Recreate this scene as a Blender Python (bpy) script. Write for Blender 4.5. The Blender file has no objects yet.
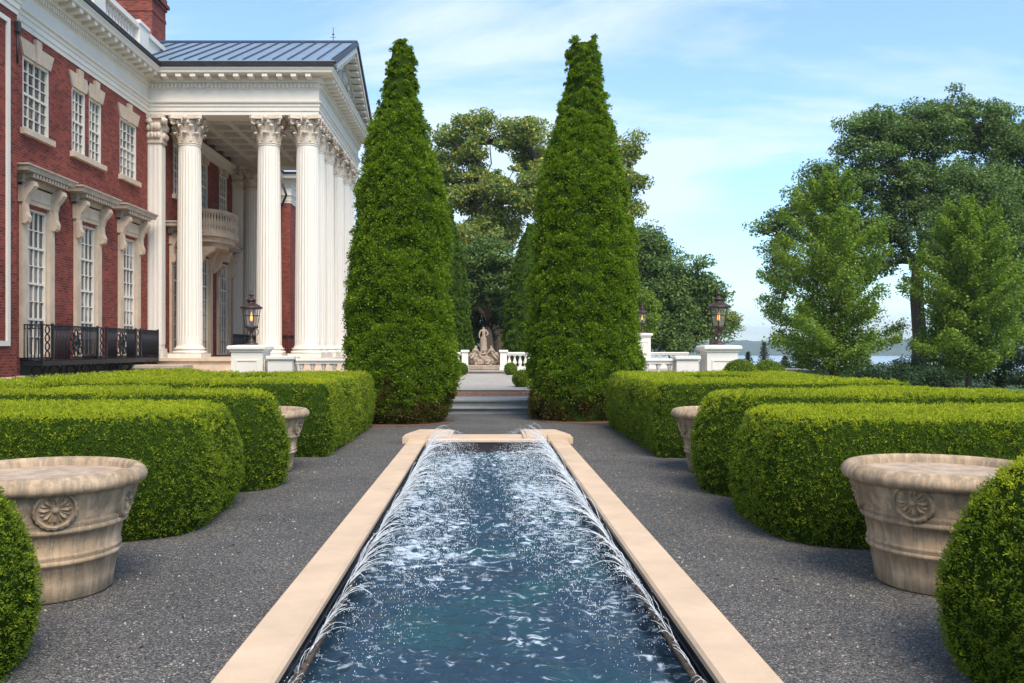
import bpy, math, random
import numpy as np
from mathutils import Vector, noise as mnoise
random.seed(7); RNG = np.random.default_rng(11)
S = bpy.context.scene; COL = S.collection
PI = math.pi; R = math.radians
H = 1.5; F = 900.0; VX, VY = 484.0, 348.0          # eye height, focal length in px, vanishing point

# ------------------------------------------------------------------ materials
def new_mat(name):
    m = bpy.data.materials.new(name); m.use_nodes = True
    nt = m.node_tree; b = nt.nodes['Principled BSDF']
    return m, nt, b
def N(nt, typ, **kw):
    n = nt.nodes.new(typ)
    for k, v in kw.items():
        if k.startswith('i_'): n.inputs[k[2:].replace('_', ' ')].default_value = v
        else: setattr(n, k, v)
    return n
def L(nt, a, b): nt.links.new(a, b)
def ramp(nt, fac, stops):
    r = nt.nodes.new('ShaderNodeValToRGB'); e = r.color_ramp.elements
    e[0].position, e[0].color = stops[0][0], (*stops[0][1], 1)
    e[1].position, e[1].color = stops[1][0], (*stops[1][1], 1)
    for p, c in stops[2:]:
        x = e.new(p); x.color = (*c, 1)
    L(nt, fac, r.inputs[0]); return r.outputs[0]
def pos(nt): return nt.nodes.new('ShaderNodeNewGeometry').outputs['Position']
def objc(nt): return nt.nodes.new('ShaderNodeTexCoord').outputs['Object']
def mapping(nt, vec, sc):
    m = nt.nodes.new('ShaderNodeMapping'); m.inputs['Scale'].default_value = sc; L(nt, vec, m.inputs['Vector']); return m.outputs[0]
def noise_tex(nt, vec, scale, detail=4, rough=.55, dist=0):
    n = N(nt, 'ShaderNodeTexNoise'); n.inputs['Scale'].default_value = scale; n.inputs['Detail'].default_value = detail
    n.inputs['Roughness'].default_value = rough; n.inputs['Distortion'].default_value = dist; L(nt, vec, n.inputs['Vector']); return n.outputs['Fac']
def mixc(nt, fac, a, b, mode='MIX'):
    m = N(nt, 'ShaderNodeMix', data_type='RGBA', blend_type=mode)
    for s, v in ((0, fac), (6, a), (7, b)):
        if hasattr(v, 'links'): L(nt, v, m.inputs[s])
        else: m.inputs[s].default_value = v if s == 0 else (*v, 1)
    return m.outputs[2]
def bump(nt, b, h, strength=.3, dist=.01):
    u = N(nt, 'ShaderNodeBump'); u.inputs['Strength'].default_value = strength; u.inputs['Distance'].default_value = dist
    L(nt, h, u.inputs['Height']); L(nt, u.outputs[0], b.inputs['Normal'])
def simple(name, col, rough=.6, var=.12, scale=3, bs=.15, metal=0, streak=False, spec=.4, bumpscale=None):
    m, nt, b = new_mat(name)
    v = objc(nt) if not streak else mapping(nt, objc(nt), (6, 6, .7))
    n = noise_tex(nt, v, scale, 6, .65)
    c = ramp(nt, n, [(.3, tuple(x*(1-var) for x in col)), (.7, tuple(min(1, x*(1+var)) for x in col))])
    L(nt, c, b.inputs['Base Color']); b.inputs['Roughness'].default_value = rough; b.inputs['Metallic'].default_value = metal
    b.inputs['Specular IOR Level'].default_value = spec
    if bs: bump(nt, b, noise_tex(nt, objc(nt), bumpscale or scale*12, 5), bs, .01)
    return m
M = {}
M['white'] = simple('white_painted_wood', (.72, .655, .565), .5, .05, 1.3, .05)
M['column'] = simple('cream_painted_column', (.72, .66, .575), .5, .06, 2, .06, streak=True)
M['lime'] = simple('limestone', (.56, .43, .315), .8, .16, 2.5, .25)
M['limedark'] = simple('weathered_limestone', (.42, .33, .25), .85, .22, 3, .3)
M['capital'] = simple('carved_capital_stone', (.64, .53, .42), .7, .15, 6, .3)
M['pedestal'] = simple('white_pier_paint', (.74, .69, .62), .55, .05, 2, .08)
M['iron'] = simple('black_wrought_iron', (.018, .02, .026), .45, .2, 8, .1, metal=.3)
M['bronze'] = simple('dark_bronze', (.07, .045, .038), .45, .3, 9, .15, metal=.5)
M['gutter'] = simple('dark_copper_gutter', (.035, .028, .03), .5, .3, 4, .1)
M['roof'] = simple('standing_seam_roof', (.24, .30, .36), .38, .1, 1.5, .04, metal=.35)
M['seam'] = simple('roof_seam_metal', (.05, .08, .13), .45, .1, 3, .03, metal=.3)
M['coping'] = simple('sandstone_coping', (.57, .42, .29), .78, .15, 1.7, .18, bumpscale=60)
M['paving'] = simple('terrace_paving_stone', (.36, .33, .29), .85, .15, 1.2, .2)
M['step'] = simple('blue_grey_step_stone', (.24, .25, .25), .85, .2, 3, .25)
M['mulch'] = simple('reddish_bark_mulch', (.15, .075, .05), .95, .5, 30, .9)
M['statue'] = simple('weathered_statue_stone', (.33, .25, .185), .9, .35, 6, .5)
M['bark'] = simple('tree_bark', (.085, .062, .048), .95, .35, 6, .8, streak=True)
M['poolwall'] = simple('dark_pool_lining', (.025, .02, .022), .4, .3, 3, .1)
M['pipe'] = simple('wet_copper_pipe', (.10, .075, .055), .35, .35, 14, .2, metal=.5)
M['soil'] = simple('planter_top_fill', (.42, .32, .235), .95, .3, 9, .9)
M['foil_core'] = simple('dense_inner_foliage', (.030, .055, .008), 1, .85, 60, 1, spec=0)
M['ceiling'] = simple('portico_ceiling_paint', (.66, .61, .54), .6, .05, 2, .03)
M['curtain'] = simple('pale_curtain', (.5, .48, .44), .9, .1, 3, .1)

def terracotta():
    m, nt, b = new_mat('weathered_terracotta_stone')
    o = objc(nt)
    n = noise_tex(nt, o, 3.2, 8, .65)
    base = ramp(nt, n, [(.25, (.27, .185, .112)), (.5, (.45, .32, .205)), (.75, (.60, .45, .31))])
    st = noise_tex(nt, mapping(nt, o, (9, 9, 1.3)), 2.2, 5, .6)
    sm = ramp(nt, st, [(.42, (0, 0, 0)), (.62, (1, 1, 1))])
    base = mixc(nt, sm, mixc(nt, .6, base, (.15, .13, .095)), base)
    st2 = noise_tex(nt, mapping(nt, o, (20, 20, 1.6)), 3.1, 4)
    s2 = ramp(nt, st2, [(.60, (0, 0, 0)), (.72, (.45, .45, .45))])
    base = mixc(nt, s2, base, (.66, .58, .49))
    L(nt, base, b.inputs['Base Color']); b.inputs['Roughness'].default_value = .88
    b.inputs['Specular IOR Level'].default_value = .25
    bump(nt, b, noise_tex(nt, o, 45, 8, .7), .35, .008); return m
M['terracotta'] = terracotta()

def brick():
    m, nt, b = new_mat('red_brick')
    g = nt.nodes.new('ShaderNodeNewGeometry')
    sp = nt.nodes.new('ShaderNodeSeparateXYZ'); L(nt, g.outputs['Position'], sp.inputs[0])
    sn = nt.nodes.new('ShaderNodeSeparateXYZ'); L(nt, g.outputs['True Normal'], sn.inputs[0])
    ab = N(nt, 'ShaderNodeMath', operation='ABSOLUTE'); L(nt, sn.outputs[0], ab.inputs[0])
    gt = N(nt, 'ShaderNodeMath', operation='GREATER_THAN'); L(nt, ab.outputs[0], gt.inputs[0]); gt.inputs[1].default_value = .5
    mx = N(nt, 'ShaderNodeMix', data_type='FLOAT'); L(nt, gt.outputs[0], mx.inputs[0]); L(nt, sp.outputs[0], mx.inputs[2]); L(nt, sp.outputs[1], mx.inputs[3])
    cb = nt.nodes.new('ShaderNodeCombineXYZ'); L(nt, mx.outputs[0], cb.inputs[0]); L(nt, sp.outputs[2], cb.inputs[1])
    t = N(nt, 'ShaderNodeTexBrick'); L(nt, cb.outputs[0], t.inputs['Vector'])
    for k, v in (('Scale', 1.0), ('Mortar Size', .009), ('Mortar Smooth', .2), ('Brick Width', .22), ('Row Height', .075), ('Bias', -.1)): t.inputs[k].default_value = v
    t.inputs['Color1'].default_value = (.29, .055, .036, 1); t.inputs['Color2'].default_value = (.09, .018, .017, 1); t.inputs['Mortar'].default_value = (.22, .115, .09, 1)
    n = noise_tex(nt, cb.outputs[0], .8, 6, .6)
    w = ramp(nt, n, [(.35, (.78, .74, .74)), (.65, (1.15, 1.1, 1.05))])
    c = mixc(nt, 1.0, t.outputs['Color'], w, 'MULTIPLY')
    L(nt, c, b.inputs['Base Color']); b.inputs['Roughness'].default_value = .85; b.inputs['Specular IOR Level'].default_value = .2
    bump(nt, b, t.outputs['Fac'], -.4, .01); return m
M['brick'] = brick()

def gravel():
    m, nt, b = new_mat('dark_slate_gravel')
    p = pos(nt)
    v = N(nt, 'ShaderNodeTexVoronoi'); v.inputs['Scale'].default_value = 110; L(nt, p, v.inputs['Vector'])
    sx = nt.nodes.new('ShaderNodeSeparateXYZ'); L(nt, v.outputs['Color'], sx.inputs[0])
    c = ramp(nt, sx.outputs[0], [(0, (.028, .029, .031)), (.45, (.088, .088, .090)), (.82, (.16, .158, .155)), (.965, (.23, .215, .20)), (.997, (.50, .44, .37))])
    big = noise_tex(nt, p, .9, 5, .6)
    tint = ramp(nt, big, [(.32, (.98, .94, .88)), (.5, (1.18, 1.12, 1.04)), (.68, (1.46, 1.36, 1.22))])
    c = mixc(nt, 1, c, tint, 'MULTIPLY')
    gap = ramp(nt, v.outputs['Distance'], [(.35, (1, 1, 1)), (.7, (.35, .35, .35))])
    c = mixc(nt, .6, c, gap, 'MULTIPLY')
    L(nt, c, b.inputs['Base Color']); b.inputs['Roughness'].default_value = .8
    inv = N(nt, 'ShaderNodeMath', operation='SUBTRACT'); inv.inputs[0].default_value = 1; L(nt, v.outputs['Distance'], inv.inputs[1])
    ad = N(nt, 'ShaderNodeMath', operation='ADD'); L(nt, inv.outputs[0], ad.inputs[0]); L(nt, sx.outputs[1], ad.inputs[1])
    bump(nt, b, ad.outputs[0], .9, .008); return m
M['gravel'] = gravel()
def grass():
    m, nt, b = new_mat('lawn_grass')
    n = noise_tex(nt, pos(nt), .5, 8, .7)
    L(nt, ramp(nt, n, [(.3, (.03, .06, .012)), (.7, (.07, .12, .025))]), b.inputs['Base Color']); b.inputs['Roughness'].default_value = .95
    bump(nt, b, noise_tex(nt, pos(nt), 20, 6), .8, .05); return m
M['grass'] = grass()
def wood_hill():
    m, nt, b = new_mat('distant_wooded_hillside')
    n = noise_tex(nt, pos(nt), .03, 8, .7)
    L(nt, ramp(nt, n, [(.35, (.02, .05, .022)), (.7, (.06, .10, .035))]), b.inputs['Base Color']); b.inputs['Roughness'].default_value = 1
    b.inputs['Specular IOR Level'].default_value = 0; return m
M['hill'] = wood_hill()

def leafmat(name, cols, trans=.3, rough=.55, patch=None, spec=.25, nscale=1.2):
    """leaf colour varies per leaf (random per island) and in broad natural patches"""
    m, nt, b = new_mat(name); g = nt.nodes.new('ShaderNodeNewGeometry')
    c = ramp(nt, g.outputs['Random Per Island'], [(i/(len(cols)-1), cc) for i, cc in enumerate(cols)] if len(cols) > 1 else [(0, cols[0]), (1, cols[0])])
    n = noise_tex(nt, g.outputs['Position'], nscale, 4, .6)
    c = mixc(nt, 1, c, ramp(nt, n, [(.3, (.78, .82, .8)), (.7, (1.22, 1.15, 1.05))]), 'MULTIPLY')
    if patch:
        sp = nt.nodes.new('ShaderNodeSeparateXYZ'); L(nt, g.outputs['Position'], sp.inputs[0])
        mr = N(nt, 'ShaderNodeMapRange'); L(nt, sp.outputs[2], mr.inputs[0])
        mr.inputs[1].default_value = patch[0]; mr.inputs[2].default_value = patch[1]; mr.inputs[3].default_value = 1; mr.inputs[4].default_value = 0
        nn = noise_tex(nt, g.outputs['Position'], 1.7, 4, .6)
        ad = N(nt, 'ShaderNodeMath', operation='MULTIPLY'); L(nt, mr.outputs[0], ad.inputs[0]); L(nt, nn, ad.inputs[1])
        f = ramp(nt, ad.outputs[0], [(.36, (0, 0, 0)), (.47, (.8, .8, .8))])
        c = mixc(nt, f, c, (.10, .045, .02))
    L(nt, c, b.inputs['Base Color']); b.inputs['Roughness'].default_value = rough; b.inputs['Specular IOR Level'].default_value = spec
    tr = nt.nodes.new('ShaderNodeBsdfTranslucent'); L(nt, mixc(nt, 1, c, (1.2, 1.25, .7), 'MULTIPLY'), tr.inputs[0])
    mx = nt.nodes.new('ShaderNodeMixShader'); mx.inputs[0].default_value = trans
    L(nt, b.outputs[0], mx.inputs[1]); L(nt, tr.outputs[0], mx.inputs[2]); L(nt, mx.outputs[0], nt.nodes['Material Output'].inputs[0])
    return m
M['hleaf'] = leafmat('clipped_yew_leaves', [(.075, .13, .008), (.14, .22, .014), (.25, .33, .026)], .42)
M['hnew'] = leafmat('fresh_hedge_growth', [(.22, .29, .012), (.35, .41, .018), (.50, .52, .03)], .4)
M['cyp'] = leafmat('arborvitae_sprays', [(.060, .115, .004), (.130, .225, .008), (.26, .38, .018)], .4, patch=(.2, 2.3), nscale=2.2)
M['cyp2'] = leafmat('far_arborvitae_sprays', [(.05, .11, .008), (.11, .19, .015)], .25)
M['oak'] = leafmat('oak_leaves', [(.05, .10, .028), (.11, .19, .05), (.21, .30, .085)], .35)
M['oakgold'] = leafmat('gold_tinged_oak_leaves', [(.08, .16, .045), (.17, .26, .065), (.50, .44, .10)], .4, nscale=.5)
M['maple'] = leafmat('bright_maple_leaves', [(.085, .155, .020), (.17, .27, .030), (.30, .40, .06)], .45)
M['dark'] = leafmat('dark_evergreen_leaves', [(.02, .05, .018), (.05, .095, .03)], .15)
M['spruce'] = leafmat('blue_spruce_needles', [(.02, .05, .035), (.05, .09, .06)], .15)

def glass():
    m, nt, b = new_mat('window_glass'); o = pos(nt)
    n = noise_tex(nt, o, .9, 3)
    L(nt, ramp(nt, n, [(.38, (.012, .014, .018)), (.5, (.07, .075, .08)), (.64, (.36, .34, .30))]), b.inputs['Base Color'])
    b.inputs['Roughness'].default_value = .04; b.inputs['Specular IOR Level'].default_value = .9
    bump(nt, b, noise_tex(nt, o, 2.5, 2), .06, .05); return m
M['glass'] = glass()
def clear(name, col, rough, trans, ior=1.33):
    m, nt, b = new_mat(name); b.inputs['Base Color'].default_value = (*col, 1); b.inputs['Roughness'].default_value = rough
    b.inputs['Transmission Weight'].default_value = trans; b.inputs['IOR'].default_value = ior; return m
M['lampglass'] = clear('clear_lantern_glass', (.9, .92, .92), .02, 0, 1.45); M['lampglass'].node_tree.nodes['Principled BSDF'].inputs['Alpha'].default_value = .10
M['spray'] = clear('falling_water', (.88, .92, .95), .12, .22)
m, nt, b = new_mat('gas_flame'); b.inputs['Base Color'].default_value = (1, .3, .05, 1); b.inputs['Emission Color'].default_value = (1, .33, .05, 1); b.inputs['Emission Strength'].default_value = 1.6; M['flame'] = m
def water():
    m, nt, b = new_mat('pool_water'); p = pos(nt)
    v1 = noise_tex(nt, mapping(nt, p, (5, 9, 1)), 2.0, 6, .66, .5)
    v2 = noise_tex(nt, mapping(nt, p, (1.2, .5, 1)), 1.1, 3, .5)
    ad = N(nt, 'ShaderNodeMath', operation='ADD'); L(nt, v1, ad.inputs[0])
    sc = N(nt, 'ShaderNodeMath', operation='MULTIPLY'); L(nt, v2, sc.inputs[0]); sc.inputs[1].default_value = .35; L(nt, sc.outputs[0], ad.inputs[1])
    sx_ = nt.nodes.new('ShaderNodeSeparateXYZ'); L(nt, p, sx_.inputs[0])
    xa = N(nt, 'ShaderNodeMath', operation='ABSOLUTE'); xo_ = N(nt, 'ShaderNodeMath', operation='SUBTRACT'); L(nt, sx_.outputs[0], xo_.inputs[0]); xo_.inputs[1].default_value = .0575; L(nt, xo_.outputs[0], xa.inputs[0])
    mr = N(nt, 'ShaderNodeMapRange'); mr.interpolation_type = 'SMOOTHSTEP'; L(nt, xa.outputs[0], mr.inputs[0]); mr.inputs[1].default_value = .12; mr.inputs[2].default_value = .42; mr.inputs[3].default_value = .052; mr.inputs[4].default_value = .11
    my = N(nt, 'ShaderNodeMapRange'); L(nt, sx_.outputs[1], my.inputs[0]); my.inputs[1].default_value = 4.5; my.inputs[2].default_value = 8; my.inputs[3].default_value = .0; my.inputs[4].default_value = 1
    mm_ = N(nt, 'ShaderNodeMath', operation='MULTIPLY_ADD'); L(nt, mr.outputs[0], mm_.inputs[0]); L(nt, my.outputs[0], mm_.inputs[1]); L(nt, ad.outputs[0], mm_.inputs[2]); ad = mm_
    f = ramp(nt, ad.outputs[0], [(.765, (0, 0, 0)), (.90, (.75, .75, .75))])
    tealn = noise_tex(nt, p, 1.3, 3)
    deep = ramp(nt, tealn, [(.48, (.018, .040, .064)), (.72, (.015, .062, .070))])
    c = mixc(nt, f, deep, (.62, .72, .82))
    L(nt, c, b.inputs['Base Color']); b.inputs['Roughness'].default_value = .08; b.inputs['IOR'].default_value = 1.33
    b.inputs['Specular IOR Level'].default_value = .8
    bump(nt, b, noise_tex(nt, mapping(nt, p, (14, 30, 14)), 1, 5, .65), .6, .016); return m
M['water'] = water()
m, nt, b = new_mat('lake_surface'); b.inputs['Base Color'].default_value = (.30, .36, .42, 1); b.inputs['Roughness'].default_value = .25
bump(nt, b, noise_tex(nt, mapping(nt, pos(nt), (.15, .5, 1)), 1, 4), .5, .3); M['lake'] = m
def tympanum():
    m, nt, b = new_mat('carved_tympanum'); b.inputs['Base Color'].default_value = (.68, .63, .56, 1); b.inputs['Roughness'].default_value = .8
    bump(nt, b, noise_tex(nt, objc(nt), 3, 6, .7), 1, .2); return m
M['tymp'] = tympanum()

# ------------------------------------------------------------------ mesh helpers
class MB:
    def __init__(s): s.v = []; s.f = []; s.sm = []
    def add(s, vs, fs, smooth=False):
        o = len(s.v); s.v += [tuple(map(float, p)) for p in vs]; s.f += [tuple(i+o for i in f) for f in fs]; s.sm += [smooth]*len(fs); return s
    def box(s, x0, x1, y0, y1, z0, z1, bev=0):
        x0, x1 = sorted((x0, x1)); y0, y1 = sorted((y0, y1)); z0, z1 = sorted((z0, z1))
        if bev:
            b = bev
            rings = [(z0, b), (z0+b, 0), (z1-b, 0), (z1, b)]
            vs = []; 
            for z, i in rings:
                vs += [(x0+i+ (b if i == 0 else 0), y0+i, z), (x1-i-(b if i == 0 else 0), y0+i, z), (x1-i, y0+i+(b if i == 0 else 0), z), (x1-i, y1-i-(b if i == 0 else 0), z),
                       (x1-i-(b if i == 0 else 0), y1-i, z), (x0+i+(b if i == 0 else 0), y1-i, z), (x0+i, y1-i-(b if i == 0 else 0), z), (x0+i, y0+i+(b if i == 0 else 0), z)]
            fs = [tuple(range(7, -1, -1)), tuple(range(24, 32))]
            for r in range(3):
                for k in range(8): fs.append((r*8+k, r*8+(k+1) % 8, (r+1)*8+(k+1) % 8, (r+1)*8+k))
            return s.add(vs, fs)
        vs = [(x0,y0,z0),(x1,y0,z0),(x1,y1,z0),(x0,y1,z0),(x0,y0,z1),(x1,y0,z1),(x1,y1,z1),(x0,y1,z1)]
        return s.add(vs, [(3,2,1,0),(4,5,6,7),(0,1,5,4),(1,2,6,5),(2,3,7,6),(3,0,4,7)])
    def quad(s, a, b, c, d): return s.add([a, b, c, d], [(0,1,2,3)])
    def lathe(s, prof, n=24, c=(0,0,0), smooth=True, rfun=None, cap=True):
        vs = []; fs = []
        for (r, z) in prof:
            for k in range(n):
                a = 2*PI*k/n; rr = r*(rfun(a, z) if rfun else 1)
                vs.append((c[0]+rr*math.cos(a), c[1]+rr*math.sin(a), c[2]+z))
        for i in range(len(prof)-1):
            for k in range(n): fs.append((i*n+k, i*n+(k+1) % n, (i+1)*n+(k+1) % n, (i+1)*n+k))
        s.add(vs, fs, smooth)
        if cap:
            o = len(s.v)-len(vs)
            if prof[0][0] > 1e-4: s.f.append(tuple(o+k for k in range(n-1, -1, -1))); s.sm.append(False)
            if prof[-1][0] > 1e-4: s.f.append(tuple(o+(len(prof)-1)*n+k for k in range(n))); s.sm.append(False)
        return s
    def tube(s, pts, rad, n=6, smooth=True):
        pts = [Vector(p) for p in pts]; m = len(pts)
        if not hasattr(rad, '__len__'): rad = [rad]*m
        vs = []; fs = []; up = Vector((0, 0, 1))
        for i, p in enumerate(pts):
            d = (pts[min(i+1, m-1)]-pts[max(i-1, 0)]).normalized()
            u = d.cross(up)
            if u.length < .05: u = d.cross(Vector((1, 0, 0)))
            u.normalize(); w = d.cross(u)
            for k in range(n):
                a = 2*PI*k/n; vs.append(p+(u*math.cos(a)+w*math.sin(a))*rad[i])
        for i in range(m-1):
            for k in range(n): fs.append((i*n+k, (i+1)*n+k, (i+1)*n+(k+1) % n, i*n+(k+1) % n))
        fs.append(tuple(range(n))); fs.append(tuple((m-1)*n+k for k in range(n-1, -1, -1)))
        return s.add(vs, fs, smooth)
    def prism(s, poly, axis, a0, a1):
        """poly: 2-D outline; axis 'x': poly in (y,z); 'y': poly in (x,z); 'z': (x,y)"""
        f = {'x': lambda p, a: (a, p[0], p[1]), 'y': lambda p, a: (p[0], a, p[1]), 'z': lambda p, a: (p[0], p[1], a)}[axis]
        n = len(poly); vs = [f(p, a0) for p in poly]+[f(p, a1) for p in poly]
        fs = [tuple(range(n-1, -1, -1)), tuple(range(n, 2*n))]+[(k, (k+1) % n, n+(k+1) % n, n+k) for k in range(n)]
        return s.add(vs, fs)
    def sweep(s, prof, path):
        """prof: (outward offset, z); path: XY polyline, outward = right of travel; mitred"""
        P = [Vector(p) for p in path]; m = len(P); k = len(prof); vs = []; fs = []
        def nr(a, b): d = (b-a).normalized(); return Vector((d.y, -d.x))
        for i, p in enumerate(P):
            if i == 0: o = nr(P[0], P[1])
            elif i == m-1: o = nr(P[-2], P[-1])
            else:
                a, b = nr(P[i-1], P[i]), nr(P[i], P[i+1]); o = (a+b)/(1+a.dot(b))
            vs += [(p.x+o.x*q[0], p.y+o.y*q[0], q[1]) for q in prof]
        for i in range(m-1):
            for j in range(k-1): fs.append((i*k+j, (i+1)*k+j, (i+1)*k+j+1, i*k+j+1))
        return s.add(vs, fs)
    def ico(s, c, r, sub=1, squash=(1, 1, 1), disp=0, seed=0):
        t = (1+5**.5)/2
        V = [(-1,t,0),(1,t,0),(-1,-t,0),(1,-t,0),(0,-1,t),(0,1,t),(0,-1,-t),(0,1,-t),(t,0,-1),(t,0,1),(-t,0,-1),(-t,0,1)]
        Fc = [(0,11,5),(0,5,1),(0,1,7),(0,7,10),(0,10,11),(1,5,9),(5,11,4),(11,10,2),(10,7,6),(7,1,8),(3,9,4),(3,4,2),(3,2,6),(3,6,8),(3,8,9),(4,9,5),(2,4,11),(6,2,10),(8,6,7),(9,8,1)]
        V = [Vector(v).normalized() for v in V]
        for _ in range(sub):
            cache = {}; nf = []
            def mid(a, b):
                k = (min(a, b), max(a, b))
                if k not in cache: cache[k] = len(V); V.append(((V[a]+V[b])/2).normalized())
                return cache[k]
            for a, b_, c_ in Fc:
                ab, bc, ca = mid(a, b_), mid(b_, c_), mid(c_, a); nf += [(a, ab, ca), (b_, bc, ab), (c_, ca, bc), (ab, bc, ca)]
            Fc = nf
        vs = []
        for v in V:
            d = 1+disp*mnoise.noise(v*2.2+Vector((seed*7.3, seed*3.1, seed)))+disp*.5*mnoise.noise(v*5+Vector((seed, 0, seed*5)))
            vs.append((c[0]+v.x*r*squash[0]*d, c[1]+v.y*r*squash[1]*d, c[2]+v.z*r*squash[2]*d))
        return s.add(vs, Fc, True)

def rootloc(p):
    l = Vector((0, 0, 0))
    while p is not None: l += p.location; p = p.parent
    return l
def tag(o, label=None, cat=None, group=None, kind=None):
    if label: o['label'] = label
    if cat: o['category'] = cat
    if group: o['group'] = group
    if kind: o['kind'] = kind
    return o
def link(name, me, mats, parent):
    for mt in (mats if isinstance(mats, (list, tuple)) else [mats]): me.materials.append(mt)
    o = bpy.data.objects.new(name, me); COL.objects.link(o)
    if parent is not None: o.parent = parent
    return o
def part(name, mb, mat, parent=None, loc=None):
    off = rootloc(parent) if parent is not None else Vector(loc or (0, 0, 0))
    me = bpy.data.meshes.new(name)
    me.from_pydata([(v[0]-off.x, v[1]-off.y, v[2]-off.z) for v in mb.v], [], mb.f)
    me.polygons.foreach_set('use_smooth', mb.sm); me.update()
    o = link(name, me, mat, parent)
    if parent is None and loc: o.location = loc
    return o
def parts(name, mb, mat, parent):
    """one object per connected piece of mb"""
    par = list(range(len(mb.v)))
    def fd(i):
        while par[i] != i: par[i] = par[par[i]]; i = par[i]
        return i
    for f in mb.f:
        for q in f[1:]: par[fd(q)] = fd(f[0])
    groups = {}
    for f, sm in zip(mb.f, mb.sm): groups.setdefault(fd(f[0]), []).append((f, sm))
    for fl in groups.values():
        ix = {}; b = MB()
        for f, sm in fl:
            for q in f:
                if q not in ix: ix[q] = len(b.v); b.v.append(mb.v[q])
            b.f.append(tuple(ix[q] for q in f)); b.sm.append(sm)
        part(name, b, mat, parent)
def empty(name, loc, label=None, cat=None, group=None, parent=None):
    o = bpy.data.objects.new(name, None); COL.objects.link(o); o.location = loc; o.empty_display_size = .2
    if parent is not None: o.parent = parent; o.location = Vector(loc)-rootloc(parent)
    return tag(o, label, cat, group)
def copy_tree(o, parent=None):
    c = o.copy(); COL.objects.link(c); c.parent = parent
    for ch in [x for x in bpy.data.objects if x.parent == o]: copy_tree(ch, c)
    return c
def npmesh(name, V, Q, mats, parent=None, midx=None, smooth=None, loc=None):
    """V (n,3), Q list of arrays (k,4)/(k,3) -> mesh fast"""
    off = np.array(rootloc(parent) if parent is not None else (loc or (0, 0, 0)))
    V = V-off
    me = bpy.data.meshes.new(name); me.vertices.add(len(V)); me.vertices.foreach_set('co', V.astype(np.float32).ravel())
    Q = Q if isinstance(Q, list) else [Q]
    li = np.concatenate([q.ravel() for q in Q]).astype(np.int32); tot = np.concatenate([np.full(len(q), q.shape[1]) for q in Q])
    st = np.concatenate([[0], np.cumsum(tot)[:-1]]).astype(np.int32)
    me.loops.add(len(li)); me.loops.foreach_set('vertex_index', li)
    me.polygons.add(len(tot)); me.polygons.foreach_set('loop_start', st)
    if midx is not None: me.polygons.foreach_set('material_index', np.asarray(midx, dtype=np.int32))
    if smooth is not None: me.polygons.foreach_set('use_smooth', np.asarray(smooth, dtype=bool))
    me.update(calc_edges=True); me.validate()
    o = link(name, me, mats, parent)
    if parent is None and loc: o.location = loc
    return o

# ------------------------------------------------------------------ noise + leaves
_P = np.random.default_rng(3).random(4096)
def vnoise(p):
    i = np.floor(p).astype(np.int64); f = p-i; f = f*f*(3-2*f)
    def h(dx, dy, dz): return _P[((i[:,0]+dx)*73+(i[:,1]+dy)*1571+(i[:,2]+dz)*911) & 4095]
    x00 = h(0,0,0)*(1-f[:,0])+h(1,0,0)*f[:,0]; x10 = h(0,1,0)*(1-f[:,0])+h(1,1,0)*f[:,0]
    x01 = h(0,0,1)*(1-f[:,0])+h(1,0,1)*f[:,0]; x11 = h(0,1,1)*(1-f[:,0])+h(1,1,1)*f[:,0]
    return ((x00*(1-f[:,1])+x10*f[:,1])*(1-f[:,2])+(x01*(1-f[:,1])+x11*f[:,1])*f[:,2])*2-1
def unit(a): return a/np.maximum(np.linalg.norm(a, axis=1, keepdims=True), 1e-9)
def leaves(Pt, Nn, size, jit=.9, aspect=1.7, svar=.4, fold=True):
    """one pointed leaf blade per point; returns V,Q"""
    n = len(Pt); nn = unit(Nn+RNG.normal(size=(n, 3))*jit)
    t = unit(np.cross(nn, RNG.normal(size=(n, 3)))); w = np.cross(nn, t)
    s = (size*(1+RNG.uniform(-svar, svar, n)))[:, None]
    V = np.stack([Pt-t*s*.5, Pt+w*s*.5/aspect+nn*s*.08, Pt+t*s*.5, Pt-w*s*.5/aspect+nn*s*.08], 1).reshape(-1, 3)
    return V, np.arange(4*n).reshape(-1, 4)
def blades(Pt, D, size, aspect=2.2, svar=.35, jit=.35):
    """leaf blades pointing along D"""
    n = len(Pt); t = unit(D+RNG.normal(size=(n, 3))*jit); w = unit(np.cross(t, RNG.normal(size=(n, 3)))); nn = np.cross(t, w)
    s = (size*(1+RNG.uniform(-svar, svar, n)))[:, None]
    V = np.stack([Pt-t*s*.5, Pt+w*s*.5/aspect+nn*s*.06, Pt+t*s*.5, Pt-w*s*.5/aspect+nn*s*.06], 1).reshape(-1, 3)
    return V, np.arange(4*n).reshape(-1, 4)
def scatter(V, Q, n):
    a, b, c, d = (V[Q[:, i]] for i in range(4))
    cr = np.cross(c-a, d-b); ar = np.linalg.norm(cr, axis=1)*.5; nr = unit(cr)
    k = RNG.choice(len(Q), n, p=ar/ar.sum()); u, v = RNG.random((2, n, 1))
    p = (a[k]*(1-u)+b[k]*u)*(1-v)+(d[k]*(1-u)+c[k]*u)*v
    return p, nr[k]
def area(V, Q):
    a, b, c, d = (V[Q[:, i]] for i in range(4)); return (np.linalg.norm(np.cross(c-a, d-b), axis=1)*.5).sum()

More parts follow.
